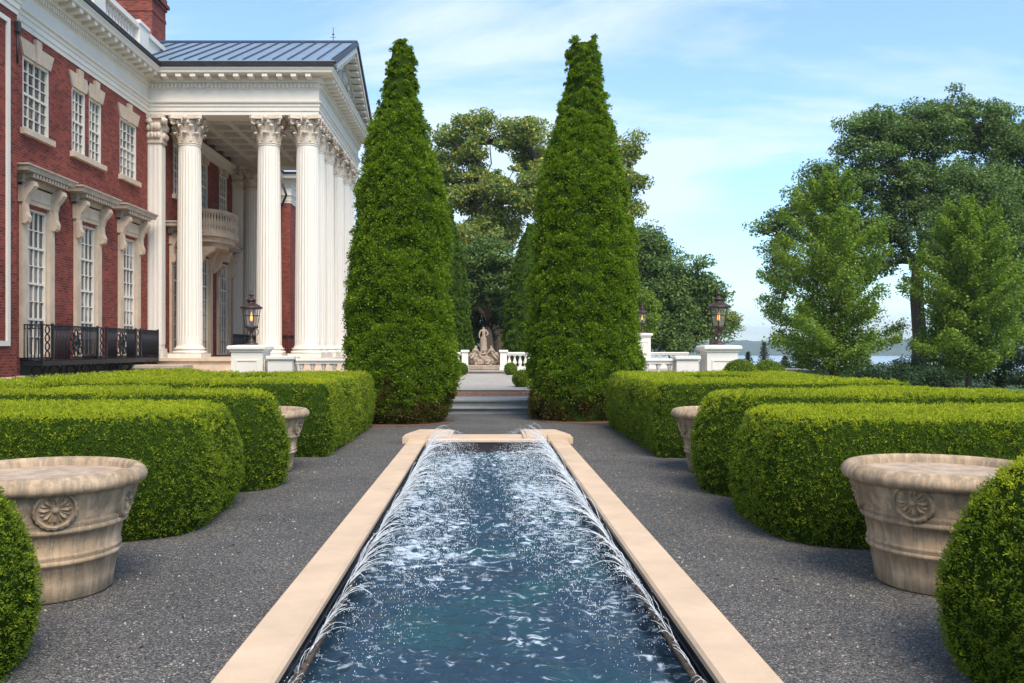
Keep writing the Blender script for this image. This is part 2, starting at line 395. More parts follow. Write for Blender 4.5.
def hedge_bar(x0, x1, y0, y1, h, r, end, batter=.042, endk=1.9):
    """closed rounded bar. end: +1/-1/0: which X end is the bulging haystack end"""
    # footprint (counter-clockwise) with outward normals
    pts = []
    def arc(cx, cy, a0, a1, rr, n=10):
        for i in range(n+1):
            a = a0+(a1-a0)*i/n; pts.append((cx+rr*math.cos(a), cy+rr*math.sin(a)))
    re = min((y1-y0)*.44, .60); rs = min(r, .13)
    rr = {+1: (rs, re), -1: (re, rs), 0: (rs, rs)}[end]
    arc(x1-rr[1], y1-rr[1], 0, PI/2, rr[1]); arc(x0+rr[0], y1-rr[0], PI/2, PI, rr[0])
    arc(x0+rr[0], y0+rr[0], PI, 1.5*PI, rr[0]); arc(x1-rr[1], y0+rr[1], 1.5*PI, 2*PI, rr[1])
    # resample
    P = np.array(pts+[pts[0]]); seg = np.linalg.norm(np.diff(P, axis=0), axis=1); cum = np.concatenate([[0], np.cumsum(seg)])
    n = int(cum[-1]/.06); s = np.linspace(0, cum[-1], n, endpoint=False)
    X = np.interp(s, cum, P[:, 0]); Y = np.interp(s, cum, P[:, 1])
    tx = np.roll(X, -1)-np.roll(X, 1); ty = np.roll(Y, -1)-np.roll(Y, 1); ln = np.hypot(tx, ty); nx, ny = ty/ln, -tx/ln
    kk = np.ones(n)
    if end: kk = 1+(endk-.9)*1.0*np.clip(((X-(x0+x1)/2)*end-((x1-x0)/2-.9))/.9, 0, 1)
    prof = [(.09, 0), (.045, .12*h), (.008, .28*h), (0, .46*h), (.015, .64*h), (.04, .80*h), (.062, .90*h), (.082, .955*h), (.105, .985*h), (.15, h)]
    rings = []
    for o, z in prof:
        k = kk if z > .45*h else 1
        rings.append(np.stack([X-nx*o*k, Y-ny*o*k, np.full(n, z)], 1))
    top = rings[-1]; cy = (y0+y1)/2; hw = (y1-y0)/2
    mx = np.clip(top[:, 0], x0+hw*.9, max(x0+hw*.9, x1-hw*.9)) if (x1-x0) > (y1-y0) else np.full(n, (x0+x1)/2)
    my = np.full(n, cy) if (x1-x0) > (y1-y0) else np.clip(top[:, 1], y0+(x1-x0)*.45, y1-(x1-x0)*.45)
    for q in (.2, .45, .7, .92, 1.0):
        rings.append(np.stack([top[:, 0]*(1-q)+mx*q, top[:, 1]*(1-q)+my*q, np.full(n, h+.012*math.sin(q*1.5))], 1))
    V = np.concatenate(rings); m = len(rings); i = np.arange(n); Q = []
    for j in range(m-1): Q.append(np.stack([j*n+i, j*n+(i+1) % n, (j+1)*n+(i+1) % n, (j+1)*n+i], 1))
    return V, np.concatenate(Q)
def make_hedge(name, bars, leaf, dens, label, group, seed=0):
    AV = []; AQ = []; MI = []; SM = []; off = 0
    for (V, Q) in bars:
        nz = vnoise(V*1.6+seed)*.035+vnoise(V*5+seed)*.018
        cen = V.mean(0); d = unit((V-cen)*np.array([1, 1, 1.2]));
        Vd = V+d*nz[:, None]; Vd[:, 2] = np.maximum(Vd[:, 2], 0)
        AV.append(Vd); AQ.append(Q+off); MI.append(np.zeros(len(Q))); SM.append(np.ones(len(Q))); off += len(Vd)
        A_ = area(Vd, Q); tr_ = leaf*2.0; per = 13; nt_ = int(A_*dens/per)
        c_, cn = scatter(Vd, Q, nt_); c_ = c_+cn*RNG.uniform(-.03, .012, (nt_, 1))*(leaf/.02)
        idx = np.repeat(np.arange(nt_), per); nr = cn[idx]; n = len(idx)
        d_ = unit(nr*.75+np.array([0, 0, .35])+RNG.normal(size=(n, 3))*.62)
        sz = tr_*RNG.uniform(.6, 1.35, nt_)[idx][:, None]
        p = c_[idx]+d_*sz*RNG.random((n, 1))**.5
        lv, lq = blades(p, d_, leaf, 2.6)
        tc_ = RNG.random(nt_)[idx]
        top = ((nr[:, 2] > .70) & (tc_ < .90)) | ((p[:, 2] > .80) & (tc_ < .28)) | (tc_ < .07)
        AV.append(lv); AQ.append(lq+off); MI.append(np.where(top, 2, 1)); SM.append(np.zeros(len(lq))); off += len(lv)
    V = np.concatenate(AV); c = V.mean(0)
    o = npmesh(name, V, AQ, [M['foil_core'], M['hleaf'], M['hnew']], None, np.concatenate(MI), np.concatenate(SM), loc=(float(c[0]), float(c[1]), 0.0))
    return tag(o, label, 'hedge', group)

# ------------------------------------------------------------------ trees
def limb(mb, a, b, r0, r1, sag=.12, n=5, sides=6):
    a, b = Vector(a), Vector(b); d = (b-a).length; pts = []; rad = []
    o1 = Vector((random.uniform(-1, 1), random.uniform(-1, 1), random.uniform(-.3, .6)))*d*sag
    for i in range(n+1):
        t = i/n; p = a.lerp(b, t)+o1*math.sin(t*PI)+Vector((random.uniform(-1, 1), random.uniform(-1, 1), random.uniform(-1, 1)))*d*.02*(0 < i < n)
        pts.append(p); rad.append(r0*(1-t)+r1*t)
    mb.tube(pts, rad, sides); return pts
def tree(name, base, lobes, trunk_r, fork, ncl, nleaf, leaf, crs, mat, label, cat='tree', group=None, lean=(0, 0), flat=.66, shell=.55, airy=1.0):
    """lobes: (x,y,z,rx,ry,rz) in metres; clusters lie mostly near each lobe's skin so sky shows between clumps"""
    nleaf = int(nleaf*2.0); leaf *= .62; crs *= .60*airy; ncl = int(ncl*1.9)
    root = empty(name, base, label, cat, group)
    tb = MB(); b = Vector(base); fk = b+Vector((lean[0], lean[1], fork))
    tb.tube([b+Vector((0, 0, -.3)), b+Vector((0, 0, .25)), b.lerp(fk, .35)+Vector((trunk_r*.3, 0, 0)), b.lerp(fk, .7)-Vector((trunk_r*.2, 0, 0)), fk], [trunk_r*1.45, trunk_r*1.1, trunk_r*.95, trunk_r*.85, trunk_r*.75], 10)
    vol = np.array([l[3]*l[4]*l[5] for l in lobes])**.67; vol /= vol.sum(); CP = []; LP_ = []
    for li, l in enumerate(lobes):
        c = Vector(l[:3]); near = min(LP_, key=lambda q: (q-c).length) if LP_ else None; start = fk-Vector((0, 0, random.uniform(0, .10)*fork))
        if near is not None and (near-c).length < .62*(fk-c).length: start = near
        main = limb(tb, start, c, trunk_r*.5, trunk_r*.2, .14, 6, 7); LP_ += main[3:]
        k = max(3, int(ncl*vol[li]))
        for _ in range(k):
            d = Vector((random.gauss(0, 1), random.gauss(0, 1), random.gauss(.15, 1))).normalized()*(random.random()**(1-shell) if shell < 1 else 1)
            p = Vector((c.x+d.x*l[3]+random.gauss(0, .13)*l[3], c.y+d.y*l[4], c.z+d.z*l[5]+random.gauss(0, .16)*l[5])); CP.append(p)
            if random.random() < .55: limb(tb, random.choice(main[2:]), p, trunk_r*.13, trunk_r*.03, .16, 4, 4)
    CP = np.array([tuple(p) for p in CP]); n = len(CP)
    cs = crs*RNG.uniform(.45, 1.5, n)**1.2; cnt = (nleaf*cs**2/(cs**2).sum()).astype(int)+5
    idx = np.repeat(np.arange(n), cnt); m = len(idx)
    d = unit(RNG.normal(size=(m, 3)))*(RNG.random((m, 1))**.45)
    lp = CP[idx]+d*cs[idx][:, None]*np.array([1.1, 1.1, flat])
    lp += (vnoise(lp*2.2)*.15)[:, None]*d
    nv = unit(d*.6+np.array([0, 0, .7]))
    V, Q = leaves(lp, nv, leaf, .7, 1.6)
    part('trunk', tb, M['bark'], root); npmesh('crown', V, Q, mat, root)
    return root
CT = [0,.05,.19,.32,.45,.58,.71,.84,.94,.98,1]; CR = [.80,.93,1,.94,.84,.70,.54,.37,.215,.13,.02]
def conifer(name, base, h, r, nl, leaf, mat, label, group=None, tip=.02, cat='tree', power=.9, lump=.16, patch=False, two_tips=False, freq=2.3, squash=1.0, tuft=.13):
    """dense clipped-looking evergreen: lumpy core and sprays over it"""
    root = empty(name, base, label, cat, group); n, m = 110, 150; b = np.array(base)
    u = np.linspace(0, 1, m)[:, None]*np.ones((1, n)); a = np.ones((m, 1))*np.linspace(0, 2*PI, n, endpoint=False)[None]
    low = np.clip(u/.14, 0, 1)**.5*.16+.84
    rad = r*np.interp(u, CT, CR)
    X = rad*np.cos(a); Y = rad*np.sin(a)*squash; Z = u*h
    P = np.stack([X, Y, Z], 2).reshape(-1, 3)
    out = unit(P*np.array([1, 1, 0])+np.array([1e-6, 0, .25*r]))
    amp = np.minimum(1, (rad.reshape(-1, 1)/(r*.45))**.7+.15)
    nz = (np.abs(vnoise(P*freq+b*3))*-1.2+.5+.5*vnoise(P*freq*2.1+5)+.25*vnoise(P*freq*.45+9)*3.2)
    P = P+out*nz[:, None]*lump*amp
    if two_tips:
        mask = np.clip((P[:, 2]/h-.93)/.07, 0, 1); xx = P[:, 0].copy(); P[:, 2] -= np.exp(-(xx/.06)**2)*mask*.24; P[:, 0] = xx*(1-.45*mask)+np.sign(xx)*mask*.16
    i = np.arange(n); Q = np.concatenate([np.stack([j*n+i, j*n+(i+1) % n, (j+1)*n+(i+1) % n, (j+1)*n+i], 1) for j in range(m-1)])
    per = 62; nt_ = nl//per; c_, cn = scatter(P+b, Q, nt_); c_ = c_+cn*RNG.uniform(-.09, .03, (nt_, 1))*lump/.16
    idx = np.repeat(np.arange(nt_), per); m_ = len(idx)
    d_ = unit(cn[idx]*.6+np.array([0, 0, .75])+RNG.normal(size=(m_, 3))*.62)
    sz = tuft*RNG.uniform(.6, 1.4, nt_)[idx][:, None]
    sz = sz*np.clip((1-(c_[:, 2]-b[2])/h)/.25, .55, 1)[idx][:, None]
    p = c_[idx]+d_*sz*RNG.random((m_, 1))**.5; V, LQ = blades(p, d_, leaf, 1.9)
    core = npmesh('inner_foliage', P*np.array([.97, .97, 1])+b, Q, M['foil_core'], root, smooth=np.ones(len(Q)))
    npmesh('foliage', V, LQ, mat, root)
    tb = MB(); tb.tube([(base[0], base[1], base[2]-.1), (base[0], base[1], base[2]+h*.5)], [r*.14, r*.07], 8); part('trunk', tb, M['bark'], root)
    return root
def ball(name, c, r, label, group=None, n=5000, leaf=.035, sq=1.0):
    b = MB(); b.ico((c[0], c[1], c[2]+r*sq*.92), r*.96, 3, (1, 1, sq), .05, int(abs(c[0]*13)))
    V0 = np.array(b.v); F0 = np.array(b.f); F4 = np.concatenate([F0, F0[:, 2:3]], 1)
    p, nr = scatter(V0, F4, n) if False else (lambda k, w: ((V0[F0[k]]*w[:, :, None]).sum(1), unit(V0[F0[k]].mean(1)-np.array([c[0], c[1], c[2]+r*sq*.92]))))(RNG.integers(0, len(F0), n), RNG.dirichlet((1, 1, 1), n))
    p = p+nr*RNG.uniform(-.01, .03, (n, 1)); LV, LQ = leaves(p, nr, leaf, .7, 1.7)
    V = np.concatenate([V0, LV]); mi = np.concatenate([np.zeros(len(F0)), np.ones(len(LQ))])
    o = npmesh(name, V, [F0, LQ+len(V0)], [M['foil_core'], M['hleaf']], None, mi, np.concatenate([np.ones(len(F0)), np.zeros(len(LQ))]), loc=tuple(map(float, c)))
    return tag(o, label, 'topiary', group)

# ================================================================== SETTING
# terrain: level garden, then falling away to a lake
def terrain():
    t = np.linspace(-1, 1, 231); g = np.sinh(t*6.2)/np.sinh(6.2)*4200
    xs = g; ys = g+10
    X, Y = np.meshgrid(xs, ys, indexing='ij'); sm = lambda a: np.clip(a, 0, 1)**2*(3-2*np.clip(a, 0, 1))
    D = np.hypot(np.maximum(X-9, 0), np.maximum(Y-60, 0))
    Z = -.05-.55*sm(D/14)-17*sm((D-22)/130)
    inner = (np.abs(X) < 5.9) & (Y > -2.5) & (Y < 19); Z = np.where(inner, -1.3, Z)
    Zn = vnoise(np.stack([X.ravel()*.08, Y.ravel()*.08, X.ravel()*0], 1)).reshape(X.shape); Z += Zn*.4*sm((D-6)/30)
    V = np.stack([X, Y, Z], 2).reshape(-1, 3); n = len(t); i, j = np.meshgrid(np.arange(n-1), np.arange(n-1), indexing='ij'); i = i.ravel(); j = j.ravel()
    Q = np.stack([i*n+j, (i+1)*n+j, (i+1)*n+j+1, i*n+j+1], 1)
    tag(npmesh('ground', V, Q, M['grass'], smooth=np.ones(len(Q))), kind='structure')
terrain()
b = MB(); b.quad((-4100, 60, -15), (4100, 60, -15), (4100, 4100, -15), (-4100, 4100, -15)); b.quad((60, -1500, -15), (4100, -1500, -15), (4100, 59.9, -15), (60, 59.9, -15))
tag(part('lake', b, M['lake']), kind='structure')
def hills():
    n = 240; V = []; th = np.linspace(R(-15), R(75), n)
    prof = []
    for k, (dd, hh) in enumerate(((0, -16), (60, 2), (200, 17), (420, 28), (800, 31), (1300, -16))):
        rr = 2050+dd; x = rr*np.sin(th); y = rr*np.cos(th)
        P = np.stack([x*.0021, y*.0021, np.full(n, k*.37)], 1)
        z = hh*(1+.42*vnoise(P*1.0)+.22*vnoise(P*3.1)) if hh > 0 else np.full(n, float(hh))
        z = z + (2.5*vnoise(np.stack([th*260, th*0, th*0+k], 1)) if hh > 0 else 0)
        V.append(np.stack([x, y, z-9*(hh > 0)], 1))
    V = np.concatenate(V); i = np.arange(n-1)
    Q = np.concatenate([np.stack([k*n+i, k*n+i+1, (k+1)*n+i+1, (k+1)*n+i], 1) for k in range(5)])
    tag(npmesh('hills', V, Q, M['hill'], smooth=np.ones(len(Q))), kind='structure')
hills()

# pool
PXL, PXR, PIL, PIR = -1.19, 1.305, -.912, 1.027       # coping outer / inner edges
PY0, PY1 = 1.9, 14.22
CZ = .06; WZ = -.14
GY1 = 20.4
b = MB()
for x0, x1, y0, y1 in ((-8.2, PXL+.03, -6, GY1), (PXR-.03, 7.0, -6, GY1), (PXL+.03, PXR-.03, -6, PY0-.3), (PXL+.03, PXR-.03, PY1+.8, GY1)):
    b.box(x0, x1, y0, y1, -.35, 0)
tag(part('gravel_court', b, M['gravel']), kind='structure')
pool = empty('fountain_pool', (.0575, 8, 0), 'long narrow stone-edged pool with rows of water jets along both sides', 'pool')
def kerb(mb, x0, x1, y0, y1, z0=.0, z1=CZ, r=.016): mb.box(x0, x1, y0, y1, z0, z1, r)
for (x0, x1) in ((PXL, PIL), (PIR, PXR)):
    b = MB(); kerb(b, x0, x1, PY0, PY1)
    part('coping', b, M['coping'], pool)
b = MB(); kerb(b, PIL-.02, PIR+.02, PY1+.002, PY1+.82); part('coping', b, M['coping'], pool)
b = MB(); kerb(b, PIL-.3, PIR+.3, PY0-.3, PY0-.002); part('coping', b, M['coping'], pool)
for sx, xi in ((-1, PIL), (1, PIR)):      # raised corner blocks with clipped outer corners
    b = MB(); xo = xi+sx*.37; xn = xi-sx*.40
    y0, y1 = PY1-.10, PY1+1.2
    pl = [(xn, y0+.14), (xi-sx*.02, y0+.14), (xi-sx*.02, y0), (xo, y0), (xo, y1-.75), (xo-sx*.16, y1), (xn-sx*.0, y1)]
    if sx < 0: pl = pl[::-1]
    b.prism(pl, 'z', -.05, CZ+.035)
    ins = .035; cx = (xo+xn)/2; cyy = (y0+y1)/2
    b.prism([(cx+(p[0]-cx)*.86, cyy+(p[1]-cyy)*.86) for p in pl], 'z', CZ+.0355, CZ+.055)
    part('corner_block', b, M['coping'], pool)
b = MB()
b.box(PIL-.20, PIL-.06, PY0-.1, PY1+.1, -.9, -.002); b.box(PIR+.06, PIR+.20, PY0-.1, PY1+.1, -.9, -.002)
b.box(PIL-.06, PIR+.06, PY1+.03, PY1+.1, -.9, -.002); b.box(PIL-.06, PIR+.06, PY0-.1, PY0-.03, -.9, -.052); b.box(PIL-.06, PIR+.06, PY0-.03, PY1+.03, -.9, -.8)
part('inner_wall', b, M['poolwall'], pool)
NZ = []
for sx, xp in ((-1, PIL+.055), (1, PIR-.055)):
    b = MB(); b.tube([(xp, PY0, -.02), (xp, PY1-.05, -.02)], .021, 10)
    p = part('spray_pipe', b, M['pipe'], pool)
    b = MB(); b.tube([(xp+sx*.055, PY0, -.03), (xp+sx*.055, PY1-.05, -.03)], .009, 6); y = PY0+.4
    part('supply_hose', b, M['iron'], pool)
    b = MB()
    while y < PY1: b.box(xp-.025, xp+.06*1 if sx > 0 else xp+.025, y, y+.02, -.055, -.041) if sx > 0 else b.box(xp-.06, xp+.025, y, y+.02, -.055, -.041); y += 1.5
    parts('pipe_bracket', b, M['iron'], pool)
    b = MB(); y = PY0+.2
    while y < PY1-.1:
        b.tube([(xp, y, -.0), (xp-sx*.008, y, .012)], .006, 6); NZ.append((sx, xp, y)); y += .105
    tag(part('nozzle', b, M['pipe'], pool), kind='stuff')
# pool water
def pool_water():
    xs = np.arange(PIL-.058, PIR+.06, .016); ys = np.arange(PY0-.025, PY1+.03, .02)
    X, Y = np.meshgrid(xs, ys, indexing='ij'); q = np.stack([X.ravel(), Y.ravel(), X.ravel()*0], 1)
    z = vnoise(q*[4, 9, 1])*.014+vnoise(q*[9, 18, 1]+4)*.016+vnoise(q*[18, 30, 1]+9)*.012
    V = np.stack([X.ravel(), Y.ravel(), WZ+z], 1); n = len(ys); i, j = np.meshgrid(np.arange(len(xs)-1), np.arange(n-1), indexing='ij'); i = i.ravel(); j = j.ravel()
    Q = np.stack([i*n+j, (i+1)*n+j, (i+1)*n+j+1, i*n+j+1], 1)
    tag(npmesh('water', V, Q, M['water'], smooth=np.ones(len(Q))), kind='structure')
pool_water()
def spray(side):
    tb = MB(); D = []; g = 9.8
    for sx, xp, y in NZ:
        if sx != side: continue
        if y > PY1-.55: continue
        k = min(1, max(0, (y-3.7)/3.4)); k3 = min(1, max(0, (y-8)/4)); hi = mnoise.noise(Vector((y*.9, sx*3, 0))); cl = mnoise.noise(Vector((y*2.3, sx*5, 3)))
        thin = .55+.45*k
        for s_ in range(random.choice((1, 2, 3, 4)) if cl > -.15 else random.choice((0, 1, 1, 2))):
            reach = (.19+.42*k+.18*k3+.12*hi)*random.uniform(.5, 1.2); apex = (.085+.14*k+.05*k3+.06*hi)*random.uniform(.5, 1.25)
            vz = math.sqrt(2*g*max(apex, .01)); T = (vz+math.sqrt(vz*vz+2*g*(-WZ+.01)))/g; vx = reach/T; vy = random.gauss(-.05, .26)
            br = random.uniform(.2, .6); m = 9; pts = []; rad = []; r_ = random.uniform(.0018, .0040)*thin
            for i in range(m+1):
                t = T*br*i/m; pts.append((xp-sx*(.006+vx*t)+random.gauss(0, .0016), y+vy*t+random.gauss(0, .0016), .012+vz*t-.5*g*t*t)); rad.append(r_*random.uniform(.6, 1.3)*(1-.5*i/m))
            tb.tube(pts, rad, 4)
            for _ in range(int(12+20*k)):
                t = T*random.uniform(br*.85, 1)
                j = random.gauss(0, .014)
                D.append((xp-sx*(.006+vx*t)+j, y+vy*t+random.gauss(0, .018), .012+vz*t-.5*g*t*t+random.gauss(0, .012), random.uniform(.0012, .0034)*thin))
        for _ in range(int(34*k3)):    # the far jets break up into a plume of drops
            rr_ = random.random(); xx_ = .04+(.62*rr_)*random.uniform(.8, 1.1); top_ = .012+.80*xx_*(1-xx_/.72)
            D.append((xp-sx*xx_, y+random.gauss(0, .05), WZ+(top_-WZ)*random.random()**.45, random.uniform(.0016, .0038)))
        for _ in range(int(2+16*k)):   # splash where the jet lands
            rc = (.14+.44*k)*random.gauss(1, .28)
            D.append((xp-sx*rc, y+random.gauss(0, .05), WZ+abs(random.gauss(0, .020))+.004, random.uniform(.0015, .0042)*thin))
    for (x, y, z, r) in D:
        if z < WZ: z = WZ+.01
        e = random.uniform(1, 3.0)
        vs = [(x-r, y, z), (x+r, y, z), (x, y-r, z), (x, y+r, z), (x, y, z-r*e), (x, y, z+r*e)]
        tb.add(vs, [(0,2,5),(2,1,5),(1,3,5),(3,0,5),(2,0,4),(1,2,4),(3,1,4),(0,3,4)], True)
    o = part('water_spray', tb, M['spray'], None, (0, 8, 0))
    tag(o, 'arching water jets and droplets along the %s edge of the pool' % ('left' if side < 0 else 'right'), 'water spray', 'rows of water jets', 'stuff')
spray(-1); spray(1)

# loose pale chips and dry leaves on the gravel
def chips():
    tb = MB()
    for i in range(1000):
        sx = random.choice((-1, 1)); x = sx*random.uniform(1.35, 3.3)
        y = 3.2+random.random()**1.5*15; r = random.uniform(.004, .010)
        if abs(x) > 2.0 and not (4.8 < y < 6.6 or 10.5 < y < 12): continue
        a = random.random()*PI; c, s = math.cos(a)*r, math.sin(a)*r; h = r*.7
        vs = [(x+c, y+s, 0), (x-s*.7, y+c*.7, 0), (x-c, y-s, 0), (x+s*.7, y-c*.7, 0), (x+c*.2, y+s*.2, h+.002)]
        tb.add(vs, [(0,1,4),(1,2,4),(2,3,4),(3,0,4)])
    tag(part('loose_gravel', tb, simple('pale_stone_chips', (.42, .37, .32), .8, .35, 40, 0)), kind='stuff')
    tb = MB()
    for i in range(150):
        sx = random.choice((-1, 1)); y = random.uniform(3, 20); x = sx*(1.95-.35*random.random()**2) if random.random() < .95 else sx*random.uniform(1.4, 1.9)
        a = random.random()*6.3; r = random.uniform(.008, .02); c, s = math.cos(a)*r, math.sin(a)*r
        tb.add([(x-c, y-s, .004), (x+s*.5, y-c*.5, .008+r*.3), (x+c, y+s, .006), (x-s*.5, y+c*.5, .007)], [(0,1,2,3)])
    tag(part('fallen_leaves', tb, simple('dry_fallen_leaves', (.16, .09, .05), .9, .5, 30, 0)), kind='stuff')
chips()

# mulch beds
b = MB()
for x0, x1, y0, y1 in ((-7.8, -2.9, 6.95, 10.2), (-7.8, -2.25, 12.4, 17.4), (-7.8, -2.9, 2.5, 4.6), (2.9, 6.3, 6.7, 10.2), (2.5, 6.3, 12.3, 17.4), (2.9, 6.3, 2.5, 4.4), (-7.8, -2.6, 17.4, 20.2), (3.1, 6.3, 17.4, 20.2)):
    b.box(x0, x1, y0, y1, .001, .014)
for cx_, cy_, rx_, ry_ in ((-1.9, 18.4, 1.25, 1.3), (2.35, 19.0, 1.35, 1.3)):
    b.prism([(cx_+rx_*math.cos(t*PI/18)*(1+.05*math.sin(t*2.1)), cy_+ry_*math.sin(t*PI/18)*(1+.06*math.cos(t*1.7))) for t in range(36)], 'z', .0015, .0115+.001*abs(cx_))
tag(part('planting_bed', b, M['mulch']), kind='structure')

# ------------------------------------------------------------------ hedges
HG = 'clipped parterre hedges beside the pool'
HB = hedge_bar
make_hedge('clipped_hedge', [HB(-4.6, -2.10, 2.75, 4.72, .95, .2, 1, .055, 3.6)], .0155, 17000, 'clipped hedge end at the very left edge, in front of the nearest left planter', HG, 1)
make_hedge('clipped_hedge', [HB(2.12, 4.6, 2.6, 4.6, .97, .2, -1, .055, 3.4)], .0155, 17000, 'clipped hedge end at the very right edge, in front of the nearest right planter', HG, 2)
make_hedge('clipped_hedge', [HB(-5.6, -2.30, 6.85, 9.1, .95, .2, 1)], .0185, 13500, 'broad clipped hedge just behind the nearest left planter', HG, 3)
make_hedge('clipped_hedge', [HB(2.24, 5.9, 6.6, 8.7, .945, .2, -1)], .0185, 13500, 'broad clipped hedge just behind the nearest right planter', HG, 4)
make_hedge('clipped_hedge', [HB(-5.6, -2.16, 9.25, 10.35, 1.0, .2, 1), HB(-5.6, -4.15, 9.4, 12.25, .955, .2, 0)], .0215, 9500, 'narrow clipped hedge in front of the farther left planter', HG, 5)
make_hedge('clipped_hedge', [HB(2.26, 5.9, 8.85, 10.3, 1.0, .2, -1), HB(4.5, 5.9, 9.0, 12.15, .955, .2, 0)], .0215, 9500, 'narrow clipped hedge in front of the farther right planter', HG, 6)
make_hedge('clipped_hedge', [HB(-5.8, -2.11, 12.3, 13.7, 1.0, .2, 0), HB(-3.5, -2.10, 12.4, 17.2, .99, .2, 0), HB(-5.8, -2.12, 15.95, 17.25, 1.0, .2, 0), HB(-5.8, -4.6, 12.5, 17.1, .985, .2, 0)], .027, 6200, 'square clipped hedge with a hollow top, left of the pool beside the left arborvitae', HG, 7)
make_hedge('clipped_hedge', [HB(2.36, 5.9, 12.2, 13.6, 1.0, .2, 0), HB(2.35, 3.4, 12.3, 17.2, .99, .2, 0), HB(2.37, 5.9, 15.95, 17.25, 1.0, .2, 0), HB(4.6, 5.9, 12.4, 17.1, .985, .2, 0)], .027, 6200, 'square clipped hedge with a hollow top, right of the pool beside the right arborvitae', HG, 8)
make_hedge('clipped_hedge', [HB(-7.4, -6.0, 8.0, 20.0, .97, .2, 0)], .036, 3200, 'long outer hedge running back toward the mansion on the left', HG, 9)

# ------------------------------------------------------------------ planters
def planter_proto():
    root = empty('stone_planter', (0, 0, 0))
    pr = [(.40, 0), (.415, .012), (.425, .10), (.445, .215), (.462, .225), (.470, .238), (.462, .252), (.452, .258), (.468, .272), (.462, .288), (.455, .292), (.478, .405), (.496, .415), (.506, .43), (.498, .445), (.486, .452), (.502, .466), (.494, .482), (.490, .486),
          (.530, .56), (.552, .62), (.556, .63), (.562, .648), (.590, .654), (.612, .668), (.622, .690), (.620, .712), (.606, .735), (.585, .752), (.558, .758), (.540, .750), (.528, .728), (.522, .69)]
    b = MB(); b.lathe(pr, 96, cap=False); part('pot', b, M['terracotta'], root)
    b = MB(); b.lathe([(.525, .700), (.40, .690), (.2, .683), (0.0001, .68)], 64, cap=False); part('top_fill', b, M['soil'], root)
    for k in range(6):
        a = 2*PI*k/6; zc = .572; rr = .525; b = MB()
        nx, ny = math.cos(a), math.sin(a); sl = .30          # wall leans outward
        T = Vector((-ny, nx, 0)); U = Vector((nx*sl, ny*sl, 1)).normalized(); Nn = T.cross(U).normalized()
        if Nn.dot(Vector((nx, ny, 0))) < 0: Nn = -Nn
        C0 = Vector((nx*rr, ny*rr, zc))
        def P(u, v, w): return C0+T*u+U*v+Nn*(w-(u*u)*.95)
        ra = .120; ns = 40
        def ring(r0, h0, r1, h1, wob=0):
            vs = []; 
            for i in range(ns):
                t = 2*PI*i/ns; w = 1+wob*math.cos(t*20)
                vs += [P(r0*math.cos(t), r0*math.sin(t), h0), P(r1*w*math.cos(t), r1*w*math.sin(t), h1)]
            fs = [(2*i, 2*((i+1) % ns), 2*((i+1) % ns)+1, 2*i+1) for i in range(ns)]; b.add(vs, fs, True)
        ring(ra*1.0, .024, ra*1.12, -.01, .03); ring(ra*.88, .026, ra*1.0, .024, .03); ring(ra*.80, .012, ra*.88, .026)
        ring(.0005, .010, ra*.8, .012)
        def petal(ang, L0, L1, wd, hh):
            ca, sa = math.cos(ang), math.sin(ang); q = []
            for (s, o) in ((L0, 0), (L0+(L1-L0)*.35, wd*.6), (L0+(L1-L0)*.75, wd), (L1, wd*.3), (L1, -wd*.3), (L0+(L1-L0)*.75, -wd), (L0+(L1-L0)*.35, -wd*.6)):
                q.append(P(s*ca-o*sa, s*sa+o*ca, .011))
            q.append(P((L0+L1)*.55*ca, (L0+L1)*.55*sa, hh)); b.add(q, [(i, (i+1) % 7, 7) for i in range(7)], False)
        for j in range(8):
            petal(j*PI/4, ra*.2, ra*.76, ra*.13, .031); petal((j+.5)*PI/4, ra*.34, ra*.74, ra*.07, .024)
        vs = [P(0, 0, .036)]+[P(ra*.17*math.cos(t*PI/5), ra*.17*math.sin(t*PI/5), .018) for t in range(10)]
        b.add(vs, [(0, 1+i, 1+(i+1) % 10) for i in range(10)], True)
        part('rosette_medallion', b, M['terracotta'], root)
    return root
pl0 = planter_proto(); PG = 'large terracotta-coloured planters along the pool walk'
spots = [(-2.755, 5.60, R(-90+34), 'weathered grey-brown planter at far left front, rosettes on its sides, partly behind a hedge end'),
         (2.95, 5.76, R(-90-46), 'paler tan planter at right front between two hedges'),
         (-2.76, 10.98, R(-90+22), 'small-looking planter tucked behind the second hedge on the left'),
         (2.92, 11.0, R(-90-22), 'small-looking planter tucked behind the second hedge on the right')]
for i, (x, y, a, lb) in enumerate(spots):
    o = pl0 if i == 0 else copy_tree(pl0)
    o.location = (x, y, 0.002); o.rotation_euler = (0, 0, a); tag(o, lb, 'planter', PG)
b = MB()
for k in range(5): b.tube([(2.84+.03*k, 10.72+.02*k, .728), (2.86+.035*k, 10.75-.03*k, .752+.006*(k % 2)), (2.90+.03*k, 10.78, .738)], .006, 5)
tag(part('dead_twig', b, M['bark'], None, (2.9, 10.75, .72)), 'dark dry twig lying on top of the farther right planter', 'twig')

